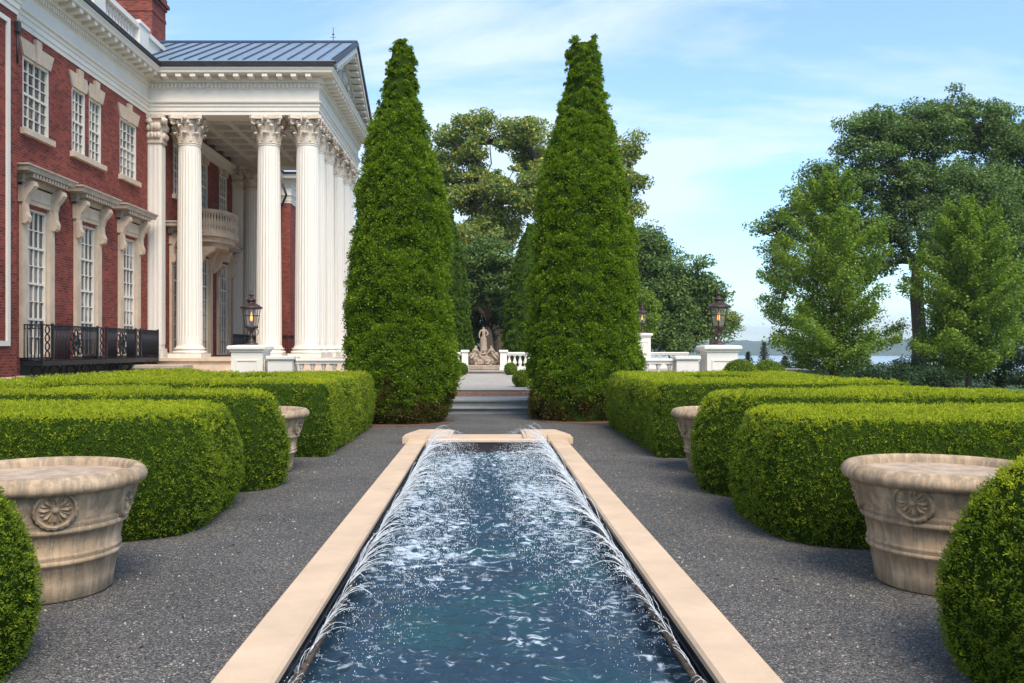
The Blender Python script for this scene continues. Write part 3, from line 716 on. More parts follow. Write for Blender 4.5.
# ------------------------------------------------------------------ arborvitaes and topiary
AG = 'tall pointed arborvitaes on the garden axis'
conifer('arborvitae', (-1.69, 18.3, 0), 7.72, 1.05, 270000, .044, M['cyp'], 'left arborvitae cone just beyond the pool, nearest the portico, with a single tip', AG, power=.80, lump=.135, squash=.95)
conifer('arborvitae', (2.10, 19.0, 0), 8.15, 1.12, 280000, .044, M['cyp'], 'right arborvitae cone just beyond the pool, with twin tips', AG, power=.80, lump=.135, two_tips=True, squash=.95)
conifer('arborvitae', (-1.62, 41, .6), 7.5, 1.0, 50000, .085, M['cyp2'], 'farther arborvitae peeking out right of the large left one', AG, power=.62, lump=.10)
conifer('arborvitae', (2.08, 41, .6), 6.6, 1.15, 50000, .085, M['cyp2'], 'farther arborvitae peeking out left of the large right one', AG, power=.62, lump=.10)
BG = 'clipped boxwood balls'
ball('boxwood_ball', (-.86, 34.8, .45), .25, 'small boxwood ball left of the statue', BG, 1500, .04)
ball('boxwood_ball', (1.03, 34.8, .45), .25, 'small boxwood ball right of the statue', BG, 1500, .04)
ball('boxwood_ball', (1.0, 24.0, .45), .24, 'boxwood ball at the top of the steps, against the right arborvitae', BG, 2500, .035)
ball('boxwood_ball', (-.92, 24.0, .45), .24, 'boxwood ball at the top of the steps, against the left arborvitae', BG, 2500, .035)
ball('boxwood_ball', (5.75, 20.2, -.05), .50, 'left dome of the two clipped domes behind the right hedge', BG, 9000, .036, 1.36)
ball('boxwood_ball', (6.42, 20.3, -.05), .50, 'right dome of the two clipped domes behind the right hedge', BG, 9000, .036, 1.34)

# ------------------------------------------------------------------ terrace, steps
b = MB()
b.box(-1.35, 1.4, 20.42, 20.84, 0, .15); b.box(-1.4, 1.45, 20.36, 20.84, .12, .152)
b.box(-1.35, 1.4, 20.86, 24.0, 0, .30); b.box(-1.4, 1.45, 20.80, 22.2, .265, .303)
b.box(-9, 9, 22.45, 36.2, 0, .447); 
tag(part('terrace_steps', b, M['step']), kind='structure')
b = MB(); x = -9
ri = random.Random(3)
yy = 22.42
while yy < 36.1:
    x = -9.0
    while x < 9:
        w = ri.choice((1.1, 1.5, 1.8)); b.box(x+.006, min(9, x+w)-.006, yy+.006, yy+1.19, .448, .462); x += w
    yy += 1.2
tag(part('terrace', b, M['paving']), kind='structure')
b = MB(); b.box(-14, 14, 36.3, 60, -.4, .6); b.box(-14, 14, 36.22, 36.6, .55, .607)
tag(part('upper_terrace', b, M['paving']), kind='structure')
b = MB(); b.box(-1.3, 1.35, 22.3, 22.448, .30, .40)
tag(part('brick_edging', b, simple('worn_brick_edging', (.25, .14, .10), .9, .3, 14, .4)), kind='structure')

# balustrades
def bal_profile(h):
    return [(.075, 0), (.075, .05*h), (.045, .08*h), (.05, .14*h), (.085, .30*h), (.088, .38*h), (.055, .58*h), (.036, .76*h), (.04, .84*h), (.058, .87*h), (.045, .90*h), (.07, .95*h), (.07, h)]
def balustrade(x0, x1, y, z0, z1, label, group, piers=(), step=.27, axis='x', name='balustrade'):
    t = empty(name, ((x0+x1)/2, y, z0), label, 'balustrade', group)
    b = MB(); b.box(x0, x1, y-.12, y+.12, z0, z0+.14); part('plinth', b, M['pedestal'], t)
    b = MB(); b.box(x0, x1, y-.13, y+.13, z1-.08, z1, .02); b.box(x0, x1, y-.10, y+.10, z1-.13, z1-.082); part('rail', b, M['pedestal'], t)
    n = max(1, int((x1-x0)/step)); h = (z1-.13)-(z0+.14)
    for k in range(n):
        b = MB(); b.lathe(bal_profile(h), 12, (x0+(k+.5)*(x1-x0)/n, y, z0+.14)); part('baluster', b, M['pedestal'], t)
    for (px, w, top) in piers:
        b = MB(); b.box(px-w/2, px+w/2, y-w/2, y+w/2, z0, top-.1); b.box(px-w/2-.03, px+w/2+.03, y-w/2-.03, y+w/2+.03, z0+.001, z0+.12)
        part('pier', b, M['pedestal'], t)
        b = MB(); b.box(px-w/2-.05, px+w/2+.05, y-w/2-.05, y+w/2+.05, top-.098, top, .02); part('pier_cap', b, M['pedestal'], t)
    return t
TG = 'white terrace balustrades'
balustrade(-4.78, -1.42, 22.9, .2, 1.23, 'white balustrade beside the mansion, running behind the left arborvitae', TG, [(-5.12, .62, 1.30), (-1.24, .2, 1.26)])
balustrade(1.42, 4.86, 22.9, .2, 1.23, 'white balustrade behind the right arborvitae, ending at the near right lantern pier', TG, [(5.12, .55, 1.30), (1.26, .2, 1.26)])
balustrade(-2.6, -.93, 37.0, .6, 1.33, 'short white balustrade left of the statue', TG, [(-.78, .26, 1.42)], .22)
balustrade(.93, 2.7, 37.0, .6, 1.33, 'short white balustrade right of the statue', TG, [(.80, .28, 1.42)], .22)
balustrade(4.6, 9.0, 39.6, .6, 1.32, 'white balustrade beyond the right arborvitae at the far lantern pier', TG, [(6.3, .5, 1.36)], .3)
def lantern_pier(cx, y, z0, z1, w, label, group):
    t = empty('lantern_pier', (cx, y, z0), label, 'pier', group)
    b = MB(); h = w/2
    b.box(cx-h, cx+h, y-h, y+h, z0, z1-.16)
    for s in (1, -1):                                            # raised panel frames on all four faces
        a0, a1, zz0, zz1 = -h*.68, h*.68, z0+.25, z1-.36
        for (u0, u1, v0, v1) in ((a0, a1, zz0, zz0+.03), (a0, a1, zz1-.03, zz1), (a0, a0+.03, zz0+.03, zz1-.03), (a1-.03, a1, zz0+.03, zz1-.03)):
            b.box(cx+u0, cx+u1, y+s*h, y+s*(h+.018), v0, v1); b.box(cx+s*h, cx+s*(h+.018), y+u0, y+u1, v0, v1)
    part('pier_block', b, M['pedestal'], t)
    b = MB(); pr = [(0, z1-.16), (.03, z1-.155), (.03, z1-.12), (.07, z1-.10), (.085, z1-.085), (.085, z1-.03), (.06, z1), (-h*.4, z1+.02)]
    c = [(cx-h, y-h), (cx-h, y+h), (cx+h, y+h), (cx+h, y-h), (cx-h, y-h)][::-1]
    # closed mitre: build ring with explicit corners
    vs = []; fs = []; k = len(pr)
    for (qx, qy, ax, ay) in ((cx-h, y-h, -1, -1), (cx+h, y-h, 1, -1), (cx+h, y+h, 1, 1), (cx-h, y+h, -1, 1)):
        vs += [(qx+ax*o, qy+ay*o, z) for o, z in pr]
    for i in range(4):
        for j in range(k-1): fs.append((i*k+j, ((i+1) % 4)*k+j, ((i+1) % 4)*k+j+1, i*k+j+1))
    fs.append(tuple(i*k+k-1 for i in range(4))); b.add(vs, fs); part('pier_cap', b, M['pedestal'], t)
    return t
LG = 'square white piers carrying lanterns'
lantern_pier(-5.98, 23.1, 0, 1.56, .80, 'square white pier under the lantern in front of the portico columns', LG)
lantern_pier(6.02, 23.1, 0, 1.56, .78, 'square white pier under the lantern on the right, near the clipped domes', LG)
lantern_pier(7.0, 39.7, .6, 2.14, .60, 'distant white pier just right of the right arborvitae', LG)

def lantern_proto():
    t = empty('pier_lantern', (0, 0, 0))
    b = MB(); b.lathe([(.17, 0), (.17, .03), (.10, .06), (.07, .12), (.045, .16), (.04, .20), (.065, .23), (.065, .26), (.035, .29), (.04, .36), (.07, .40), (.16, .43), (.18, .45), (.18, .47)], 18); part('stem', b, M['bronze'], t)
    for k in range(4):
        a = PI/4+k*PI/2; pts = []
        for i in range(15):
            q = i/14; th = -1.2+q*4.6; rr = .085*(1-.35*q)
            r0 = .13+rr*math.cos(th); z0 = .34+rr*1.1*math.sin(th); pts.append((r0*math.cos(a), r0*math.sin(a), z0))
        b = MB(); b.tube(pts, .010, 6); part('scroll_bracket', b, M['bronze'], t)
    b = MB()
    for k in range(6):
        a = k*PI/3; b.tube([(.155*math.cos(a), .155*math.sin(a), .46), (.235*math.cos(a), .235*math.sin(a), .93)], .011, 5)
        a2 = a+PI/3
        for zz, rr in ((.475, .158), (.75, .205), (.925, .234)): b.tube([(rr*math.cos(a), rr*math.sin(a), zz), (rr*math.cos(a2), rr*math.sin(a2), zz)], .009, 5)
    part('cage', b, M['bronze'], t)
    b = MB(); b.lathe([(.148, .465), (.226, .925)], 6, smooth=False, cap=False); part('lantern_glass', b, M['lampglass'], t)
    b = MB(); b.lathe([(.25, .925), (.285, .935), (.285, .965), (.25, .985), (.17, 1.04), (.11, 1.07), (.10, 1.075), (.10, 1.12), (.13, 1.135), (.13, 1.155), (.075, 1.18), (.045, 1.22), (.03, 1.24), (.06, 1.265), (.065, 1.29), (.045, 1.315), (.015, 1.335), (.012, 1.37), (.002, 1.40)], 18); part('lantern_roof', b, M['bronze'], t)
    b = MB(); b.lathe([(.02, .47), (.02, .58), (.03, .585), (.03, .60), (.012, .605)], 10); part('burner', b, M['bronze'], t)
    b = MB(); b.lathe([(.012, .61), (.035, .66), (.03, .73), (.012, .80), (.001, .85)], 10); part('flame', b, M['flame'], t)
    return t
ln = lantern_proto()
for i, (x, y, z, s, lb) in enumerate(((-5.97, 23.1, 1.58, 1.0, 'dark bronze lantern in front of the portico columns'), (6.02, 23.1, 1.58, 1.02, 'dark bronze lantern with orange flame against the sky, right of the balustrade'), (6.98, 39.7, 2.16, .95, 'distant bronze lantern with orange flame half hidden by the right arborvitae'))):
    o = ln if i == 0 else copy_tree(ln); o.location = (x, y, z); o.scale = (s, s, s); o.rotation_euler.z = .26*i; tag(o, lb, 'lantern', 'bronze gas lanterns on piers')

# ------------------------------------------------------------------ statue
def skin(verts, edges, radii, sub=2):
    me = bpy.data.meshes.new('tmp'); me.from_pydata(verts, edges, []); o = bpy.data.objects.new('tmp', me); COL.objects.link(o)
    m = o.modifiers.new('s', 'SKIN'); sv = me.skin_vertices[0].data
    for i, r in enumerate(radii): sv[i].radius = r if isinstance(r, tuple) else (r, r)
    sv[0].use_root = True
    s = o.modifiers.new('u', 'SUBSURF'); s.levels = sub; s.render_levels = sub
    dg = bpy.context.evaluated_depsgraph_get(); ev = o.evaluated_get(dg); em = ev.to_mesh()
    vs = [tuple(v.co) for v in em.vertices]; fs = [tuple(p.vertices) for p in em.polygons]; ev.to_mesh_clear()
    bpy.data.objects.remove(o); bpy.data.meshes.remove(me); return vs, fs
st = empty('garden_statue', (-.02, 37.3, .6), 'weathered stone statue of a standing draped figure on a rockwork base', 'statue')
C = Vector((-.02, 37.3, .6))
b = MB(); b.box(C.x-.74, C.x+.74, C.y-.4, C.y+.45, .6, .80, .03); part('plinth', b, M['statue'], st)
b = MB()
for (x, y, z, r, q) in ((0, 0, .38, .34, (1, .8, .95)), (-.42, -.05, .42, .28, (1, .9, 1)), (.45, -.05, .44, .28, (1, .9, 1.05)), (-.56, .0, .3, .2, (1, .9, .9)), (.58, .0, .32, .2, (1, .9, .9)), (-.2, -.2, .28, .2, (1, .8, .8)), (.2, -.22, .3, .2, (1, .8, .7)), (0, 0, .62, .2, (1, .9, .8))):
    b.ico((C.x+x, C.y+y, C.z+z), r, 3, q, .55, int(r*100+x*10))
part('rockwork', b, M['statue'], st)
def vv(L0, off, sc=1): return [tuple(Vector((C.x+off[0]+p[0]*sc*off[3], C.y+off[1]+p[1]*sc, C.z+off[2]+p[2]*sc))) for p in L0]
# standing figure, about 1.1 m
body = [(0, 0, .52), (.01, 0, .64), (0, 0, .76), (0, 0, .86), (0, -.01, .92), (0, -.015, .985), (.07, 0, .48), (.08, -.03, .27), (.075, 0, .06), (-.07, 0, .48), (-.085, -.01, .26), (-.08, .01, .05),
        (.12, 0, .84), (.19, -.02, .72), (.13, -.10, .66), (-.12, 0, .84), (-.18, 0, .70), (-.16, -.04, .55), (.09, -.09, .68), (.08, -.07, .03), (-.09, -.06, .02)]
ed = [(0,1),(1,2),(2,3),(3,4),(4,5),(0,6),(6,7),(7,8),(0,9),(9,10),(10,11),(3,12),(12,13),(13,14),(14,18),(3,15),(15,16),(16,17),(8,19),(11,20)]
ra = [(.11,.08),(.085,.07),(.11,.08),(.07,.05),(.035,.035),(.062,.07),.075,.055,.03,.075,.055,.03,.045,.034,.025,.045,.034,.024,.02,.024,.024]
vs, fs = skin([(p[0], p[1], C.z+.70+(p[2]-C.z-.70)*1.09) for p in vv(body, (-.0, .0, .70, 1))], ed, ra); b = MB(); b.add(vs, fs, True); part('standing_figure', b, M['statue'], st)
b = MB()
b.lathe([(.16, .0), (.15, .12), (.125, .30), (.13, .42), (.12, .56), (.09, .66)], 40, (C.x, C.y+.02, C.z+.72), rfun=lambda a, z: (1+.10*math.cos(9*a+z*6)+.05*math.cos(17*a-z*9))*(1 if math.sin(a) > -.3 else .93))
part('drapery', b, M['statue'], st)
for s in (-1, 1):      # reclining side figures
    sb = [(0, 0, .14), (.05, -.02, .26), (.08, -.03, .36), (.09, -.04, .42), (.1, -.06, .49), (-.12, -.10, .20), (-.25, -.12, .06), (-.05, -.12, .10), (-.16, -.2, .02), (.16, -.06, .33), (.24, -.10, .22), (0, -.10, .33), (-.08, -.14, .24)]
    se = [(0,1),(1,2),(2,3),(3,4),(0,5),(5,6),(0,7),(7,8),(2,9),(9,10),(2,11),(11,12)]
    vs, fs = skin([(C.x+s*(.40+p[0]*-.9)*1.0, C.y-.2+p[1], C.z+.44+p[2]*1.15) for p in sb], se, [(.10,.09),.08,(.09,.07),.035,.06,.06,.04,.06,.035,.035,.028,.035,.028])
    b = MB(); b.add(vs, fs, True); part('seated_figure', b, M['statue'], st)

exec_house = True
# ================================================================== MANSION
man = empty('mansion', (-12.6, 33, 0), 'red brick mansion with white columned portico and pediment on the left', 'mansion')
XW, XN, XP, XF = -12.55, -12.2, -12.1, -11.62; DY = .35
def wall_x(mb, X, y0, y1, z0, z1, opens, depth=.22):
    """brick sheet facing +X with openings (yc, w, z0, z1) and reveals"""
    ys = sorted({y0, y1, *[o[0]-o[1]/2 for o in opens], *[o[0]+o[1]/2 for o in opens]}); zs = sorted({z0, z1, *[o[2] for o in opens], *[o[3] for o in opens]})
    for a, c in zip(ys, ys[1:]):
        for d, e in zip(zs, zs[1:]):
            my, mz = (a+c)/2, (d+e)/2
            if any(abs(my-o[0]) < o[1]/2 and o[2] < mz < o[3] for o in opens): continue
            mb.quad((X, a, d), (X, c, d), (X, c, e), (X, a, e))
    for yc, w, a, c in opens:
        l, r = yc-w/2, yc+w/2; Xi = X-depth
        mb.quad((X, l, a), (X, l, c), (Xi, l, c), (Xi, l, a)); mb.quad((X, r, a), (Xi, r, a), (Xi, r, c), (X, r, c))
        mb.quad((X, l, c), (X, r, c), (Xi, r, c), (Xi, l, c)); mb.quad((X, l, a), (Xi, l, a), (Xi, r, a), (X, r, a))
def sash(X, yc, w, z0, z1, nc, nr, sill=True, lintel=True, rails=(.5,), door=False):
    """window thing-part: window > frame, pane, sill, lintel ; opening in wall X"""
    g = MB(); xi = X-.10; l, r = yc-w/2, yc+w/2; fw = .07
    g.box(xi-.03, xi+.09, l, l+fw, z0, z1); g.box(xi-.03, xi+.09, r-fw, r, z0, z1); g.box(xi-.03, xi+.088, l+fw, r-fw, z1-fw, z1); g.box(xi-.03, xi+.088, l+fw, r-fw, z0, z0+fw*1.2)
    bars = MB()
    for k in range(1, nc):
        y = l+fw+(w-2*fw)*k/nc; bars.box(xi, xi+.05, y-.013, y+.013, z0+fw, z1-fw)
    for k in range(1, nr):
        z = z0+fw+(z1-z0-2*fw)*k/nr; t = .032 if any(abs(k/nr-q) < .5/nr for q in rails) else .013
        bars.box(xi+.001, xi+(.062 if t > .02 else .048), l+fw, r-fw, z-t, z+t)
    wdw = part('door' if door else 'window', g, M['white'], man)
    part('glazing_bars', bars, M['white'], wdw)
    p = MB(); p.box(xi-.012, xi+.006, l+.02, r-.02, z0+.02, z1-.02); part('pane', p, M['glass'], wdw)
    if sill: s = MB(); s.box(X-.2, X+.14, l-.13, r+.13, z0-.16, z0-.001); part('sill', s, M['lime'], wdw)
    if lintel:
        s = MB(); e = .2; zt = z1+.44
        s.prism([(l-.02, z1+.001), (l-.02-e, zt), (yc-.16, zt+.0), (yc-.10, z1+.001)], 'x', X-.1, X+.05)
        s.prism([(r+.02, z1+.001), (yc+.10, z1+.001), (yc+.16, zt), (r+.02+e, zt)], 'x', X-.1, X+.05)
        s.prism([(yc-.098, z1-.03), (yc+.098, z1-.03), (yc+.158, zt+.17), (yc-.158, zt+.17)], 'x', X-.1, X+.10)
        part('lintel', s, M['lime'], wdw)
    return wdw
def surround(X, yc, w, z0, z1, ct):
    """stone door-case: pilasters, scroll brackets, frieze panel, dentilled cornice"""
    t = MB(); hw = w/2; pw = .29
    for s in (-1, 1):
        a, c = yc+s*(hw+.005), yc+s*(hw+pw); t.box(X, X+.10, a, c, z0, z1+.1)
        t.box(X+.0, X+.14, yc+s*(hw+.07), yc+s*(hw+pw+.06), z1+.102, ct-.52)
    t.box(X, X+.10, yc-hw-pw, yc+hw+pw, z1+.101, ct-.50); t.box(X+.10, X+.13, yc-hw+.05, yc+hw-.05, z1+.22, ct-.66)
    for s in (-1, 1): t.box(X-.20, X+.001, yc+s*(hw-.055), yc+s*(hw-.001), z0, z1)
    t.box(X-.20, X+.001, yc-hw+.056, yc+hw-.056, z1-.06, z1-.002)
    ss = part('window_surround', t, M['lime'], man)
    t = MB()
    for s in (-1, 1):
        yb = yc+s*(hw+.22); zt = ct-.42
        pr = [(X+.1, zt), (X+.42, zt), (X+.44, zt-.12), (X+.36, zt-.24), (X+.24, zt-.38), (X+.18, zt-.58), (X+.2, zt-.8), (X+.26, zt-.95), (X+.24, zt-1.08), (X+.17, zt-1.14), (X+.1, zt-1.12)]
        t.prism([(p[0], p[1]) for p in pr][::-1], 'y', yb-.11, yb+.11)
    parts('scroll_bracket', t, M['lime'], ss)
    t = MB(); a, c = yc-hw-pw-.1, yc+hw+pw+.1
    pth = [(X, a), (X+.12, a), (X+.12, c), (X, c)]
    pr = [(0, ct-.46), (.06, ct-.44), (.06, ct-.38), (.10, ct-.36), (.10, ct-.24), (.36, ct-.20), (.38, ct-.10), (.43, ct-.06), (.43, ct-.02), (-.1, ct+.05)]
    t.sweep(pr, pth)
    y = a
    while y < c: t.box(X+.2, X+.46, y, y+.08, ct-.33, ct-.215); y += .17
    part('cornice', t, M['limedark'], ss)
zc = (7.48, 9.48)
bays = (25.2, 28.42, 31.75)
# --- wing wall
lowz = (1.24, 5.35); YN = 23.5
op = [(25.22, 1.48, *zc), (27.86, .92, *zc), (29.05, .92, *zc), (31.75, 1.48, *zc)]+[(y, 1.24, *lowz) for y in bays]
b = MB(); wall_x(b, XW, YN, 33.6, .75, 10.35, op)
b.quad((XN, YN, .75), (XW, YN, .75), (XW, YN, 10.35), (XN, YN, 10.35))
opN = [(19.0, 1.48, *zc), (15.5, 1.48, *zc), (19.0, 1.3, 1.6, 5.2), (15.5, 1.3, 1.6, 5.2)]
wall_x(b, XN, 12.0, YN, .75, 10.35, opN); b.quad((-32, 12, .75), (XN, 12, .75), (XN, 12, 10.35), (-32, 12, 10.35))
# portico wall, far wall, far wing
opP = [(y, 1.25, *zc) for y in (35.3+DY, 38.45+DY, 41.4+DY)]+[(y, 1.5, 1.18, 5.4) for y in (35.3+DY, 38.45+DY, 41.4+DY)]
b.quad((XW, 33.6, .75), (XP, 33.6, .75), (XP, 33.6, 10.35), (XW, 33.6, 10.35))
wall_x(b, XP, 33.6, 44.3, .75, 10.6, opP); b.quad((XP, 44.3, .75), (XW, 44.3, .75), (XW, 44.3, 10.35), (XP, 44.3, 10.35))
opF = [(48.2, 1.48, *zc), (51.6, 1.48, *zc), (48.2, 1.2, *lowz), (51.6, 1.2, *lowz)]
wall_x(b, XW, 44.3, 54, .75, 10.35, opF)
b.quad((XW, 54, .75), (XF, 54, .75), (XF, 54, 10.35), (XW, 54, 10.35)); b.quad((XF, 54, .75), (XF, 68, .75), (XF, 68, 10.35), (XF, 54, 10.35))
b.quad((XF, 68, .75), (-32, 68, .75), (-32, 68, 10.35), (XF, 68, 10.35)); b.quad((-32, 68, .75), (-32, 12, .75), (-32, 12, 10.35), (-32, 68, 10.35))
part('wall', b, M['brick'], man)
for (yc, w) in ((25.22, 1.48), (27.86, .92), (29.05, .92), (31.75, 1.48)): sash(XW, yc, w, *zc, 4 if w > 1 else 3, 6)
for y in bays: sash(XW, y, 1.24, *lowz, 4, 8, False, False, (.27, .52, .75)); surround(XW, y, 1.24, lowz[0], lowz[1], 6.42)
for y in (19.0, 15.5): sash(XN, y, 1.48, *zc, 4, 6); sash(XN, y, 1.3, 1.6, 5.2, 4, 8)
for y in (35.3+DY, 38.45+DY, 41.4+DY): sash(XP, y, 1.25, *zc, 4, 6, True, True); sash(XP, y, 1.5, 1.18, 5.4, 4, 7, False, False, (.72,), True); surround(XP, y, 1.5, 1.18, 5.4, 6.35)
for y in (48.2, 51.6): sash(XW, y, 1.48, *zc, 4, 6); sash(XW, y, 1.2, *lowz, 3, 8, False, False); surround(XW, y, 1.2, *lowz, 6.42)
# stone base course
b = MB(); b.sweep([(.10, -.1), (.10, .66), (.04, .75), (-.1, .76)], [(XN, 11.9), (XN, YN), (XW, YN), (XW, 54), (XF, 54), (XF, 68)]); part('base_course', b, M['lime'], man)
# white trim outline on near wing + leader head
b = MB(); b.box(XN, XN+.05, 22.95, 23.1, 1.55, 9.95); b.box(XN, XN+.05, 20.4, 22.95, 1.55, 1.68); b.box(XN, XN+.05, 20.4, 22.95, 9.82, 9.95); b.box(XN, XN+.05, 20.25, 20.4, 1.55, 9.95)
part('white_trim', b, M['white'], man)
b = MB(); b.box(XN+.02, XN+.14, YN-.16, YN-.02, 9.7, 10.0, .02); b.tube([(XN+.07, YN-.09, 9.7), (XN+.07, YN-.09, 8.9)], .03, 6); part('leader_head', b, M['gutter'], man)
# entablature
YF0, YF1, XC = 33.24+DY, 43.66+DY, -6.20
path = [(XN, 11.9), (XN, YN), (XW, YN), (XW, YF0), (XC, YF0), (XC, YF1), (XW, YF1), (XW, 54), (XF, 54), (XF, 68.1)]
b = MB(); b.sweep([(-.3, 10.19), (.03, 10.19), (.03, 10.33), (.06, 10.335), (.06, 10.49), (.09, 10.495), (.09, 10.60), (.15, 10.63), (.16, 10.68), (.05, 10.70), (.05, 11.13), (.10, 11.16), (.10, 11.345), (.19, 11.37), (.19, 11.40), (.18, 11.60), (.62, 11.605), (.64, 11.68), (.70, 11.76), (.70, 11.78), (-.3, 11.79)], path)
ent = part('entablature', b, M['white'], man)
def along(path, step, o0, o1, z0, z1, w, mb, taper=0):
    P = [Vector(p) for p in path]
    for i in range(len(P)-1):
        a, c = P[i], P[i+1]; d = (c-a); ln_ = d.length; d.normalize(); nrm = Vector((d.y, -d.x))
        k = int(ln_/step)
        if ln_ < .6: continue
        for j in range(k):
            s = (j+.5)*ln_/k; q = a+d*s
            p = [q+d*e*w/2+nrm*o for e, o in ((-1, o0), (1, o0), (1, o1), (-1, o1))]
            zl = z0+taper
            vs = [(p[0].x, p[0].y, z0), (p[1].x, p[1].y, z0), (p[2].x, p[2].y, zl), (p[3].x, p[3].y, zl)]+[(v.x, v.y, z1) for v in p]
            mb.add(vs, [(0,1,2,3),(7,6,5,4),(0,4,5,1),(1,5,6,2),(2,6,7,3),(3,7,4,0)])
vis = path[1:8]
for q0, q1 in zip(vis, vis[1:]):
    b = MB(); along([q0, q1], .145, .095, .165, 11.185, 11.33, .08, b)
    if b.v: part('dentil_course', b, M['white'], ent)
b = MB(); along(vis, .50, .17, .58, 11.44, 11.602, .20, b, .03); parts('modillion', b, M['white'], ent)
b = MB(); b.sweep([(.60, 11.795), (.73, 11.80), (.76, 11.93), (.72, 11.95), (.55, 11.95), (.0, 12.02)], path[:4]+[(XC+.73, YF0)]); b.sweep([(.60, 11.795), (.73, 11.80), (.76, 11.93), (.72, 11.95), (.55, 11.95), (.0, 12.02)], [(XC+.73, YF1)]+path[6:]); b.sweep([(.0, 11.80), (.69, 11.80), (.69, 11.84), (.0, 11.86)], path[4:6]); part('gutter', b, M['gutter'], man)
# beams + ceiling
b = MB(); b.box(XP, XC-.02, YF0+.02, YF0+.95, 10.192, 11.0); b.box(XP, XC-.02, YF1-.95, YF1-.02, 10.192, 11.0); b.box(XC-.95, XC-.02, YF0+.955, YF1-.955, 10.192, 11.0)
part('portico_beam', b, M['white'], man)
b = MB(); b.box(XP, XC-.9, YF0+.9, YF1-.9, 10.62, 10.8)
for k in range(1, 5): x = XP+(XC-.95-XP)*k/5; b.box(x-.12, x+.12, YF0+.95, YF1-.95, 10.42, 10.619)
for k in range(1, 7): y = YF0+.95+(YF1-YF0-1.9)*k/7; b.box(XP, XC-.96, y-.12, y+.12, 10.43, 10.618)
part('portico_ceiling', b, M['ceiling'], man)
b = MB(); b.sweep([(0, 9.75), (.10, 9.78), (.12, 10.0), (.25, 10.15), (.25, 10.19)], [(XP, YF0+1), (XP, YF1-1)]); part('ceiling_cornice', b, M['white'], man)
# podium
b = MB(); b.box(XP+.01, -5.7, 33.25, 44.29, 0, 1.02); b.box(XP+.01, -5.6, 33.15, 44.4, 1.021, 1.13)
b.box(XP+.4, -5.5, 32.75, 33.249, 0, .86); b.box(XP+.3, -5.45, 32.2, 32.749, 0, .60); b.box(XP+.2, -5.4, 31.9, 32.199, 0, .35)
for k in range(5): b.box(-5.599+.34*k, -5.26+.34*k, 33.25, 44.0, 0, .93-.19*k)
pod = part('podium', b, M['lime'], man)
b = MB(); b.box(-12.5, -10.4, 30.9, 31.89, 0, .78); b.box(-12.5, -10.3, 30.8, 31.895, .781, .92, .02); part('stone_bench_wall', b, M['limedark'], man)
# pediment
YA = 38.45+DY; ZA = 14.57; XG = XC+.05; y0, y1 = YF0-.74, YF1+.74; ze = 11.96
b = MB(); b.prism([(YF0+.1, 11.97), (YF1-.1, 11.97), (YA, ZA-.42)], 'x', XG-.35, XG); part('tympanum', b, M['tymp'], man)
b = MB()
for k in range(26):     # carved relief
    q = random.uniform(-1, 1); yy_ = YA+q*3.9; zmax = 11.97+(1-abs(yy_-YA)/5.1)*2.1
    if zmax < 12.5: continue
    zz = random.uniform(12.2, zmax-.2); b.ico((XG+.02, yy_, zz), random.uniform(.16, .3), 2, (.5, 1, random.uniform(.7, 1.6)), .6, k)
parts('relief_carving', b, M['tymp'], man)
rc = MB(); md = MB(); fa = MB()
sl = (ZA-ze)/(YA-y0)
for s in (-1, 1):
    ye = YA+s*(YA-y0)
    def off(z): return z
    # raking cornice: slab under roof, from gable plane out to x=XG+.74
    rc.prism([(ye+(-s)*.25, ze-.02), (YA, ZA-.05-.0), (YA, ZA-.32), (ye-s*.9, ze+.04)], 'x', XG-.2, XG+.66)
    rc.prism([(ye-s*.9, ze+.035), (YA, ZA-.325), (YA, ZA-.60), (ye-s*1.5, ze+.035)], 'x', XG-.2, XG+.20)
    nmd = 12
    for k in range(nmd):
        t = (k+.7)/(nmd+.3); yc_ = ye-s*.9+(YA-(ye-s*.9))*t; zc_ = ze+.035+(ZA-.325-ze-.035)*t
        md.prism([(yc_-.11, zc_-.0-.11*sl*-s*-1), (yc_+.11, zc_+.11*sl*-s*1), (yc_+.11, zc_+.11*sl*-s-.17), (yc_-.11, zc_-.11*sl*-s-.17)], 'x', XG+.205, XG+.60)
    fa.prism([(ye, ze+.0), (ye-s*.02, ze+.12), (YA, ZA+.10), (YA, ZA-.048), (ye-s*.26, ze-.0)], 'x', XG+.662, XG+.74)
rco = part('raking_cornice', rc, M['white'], man); parts('raking_modillion', md, M['white'], rco); part('gable_fascia', fa, M['gutter'], man)
b = MB()
for s in (-1, 1):
    ye = YA+s*(YA-y0); b.prism([(ye, ze+.01), (ye, ze+.05), (YA, ZA+.09), (YA, ZA+.03)], 'x', -18, XG+.66)
rf = part('roof', b, M['roof'], man)
b = MB(); x = XG+.6
while x > -17:
    for s in (-1, 1):
        ye = YA+s*(YA-y0); b.prism([(ye, ze+.045), (ye, ze+.105), (YA, ZA+.15), (YA, ZA+.08)], 'x', x-.022, x+.022)
    x -= .54
b.box(-18, XG+.7, YA-.07, YA+.07, ZA+.10, ZA+.17)
part('roof_seam', b, M['seam'], rf)
b = MB(); b.tube([(-6.5, YA, ZA+.1), (-6.5, YA, ZA+.75)], .015, 6); b.lathe([(.0, 0), (.06, .05), (.0, .1)], 8, (-6.5, YA, ZA+.4)); b.tube([(-6.62, YA, ZA+.32), (-6.38, YA, ZA+.32)], .01, 5); part('finial', b, M['gutter'], man)
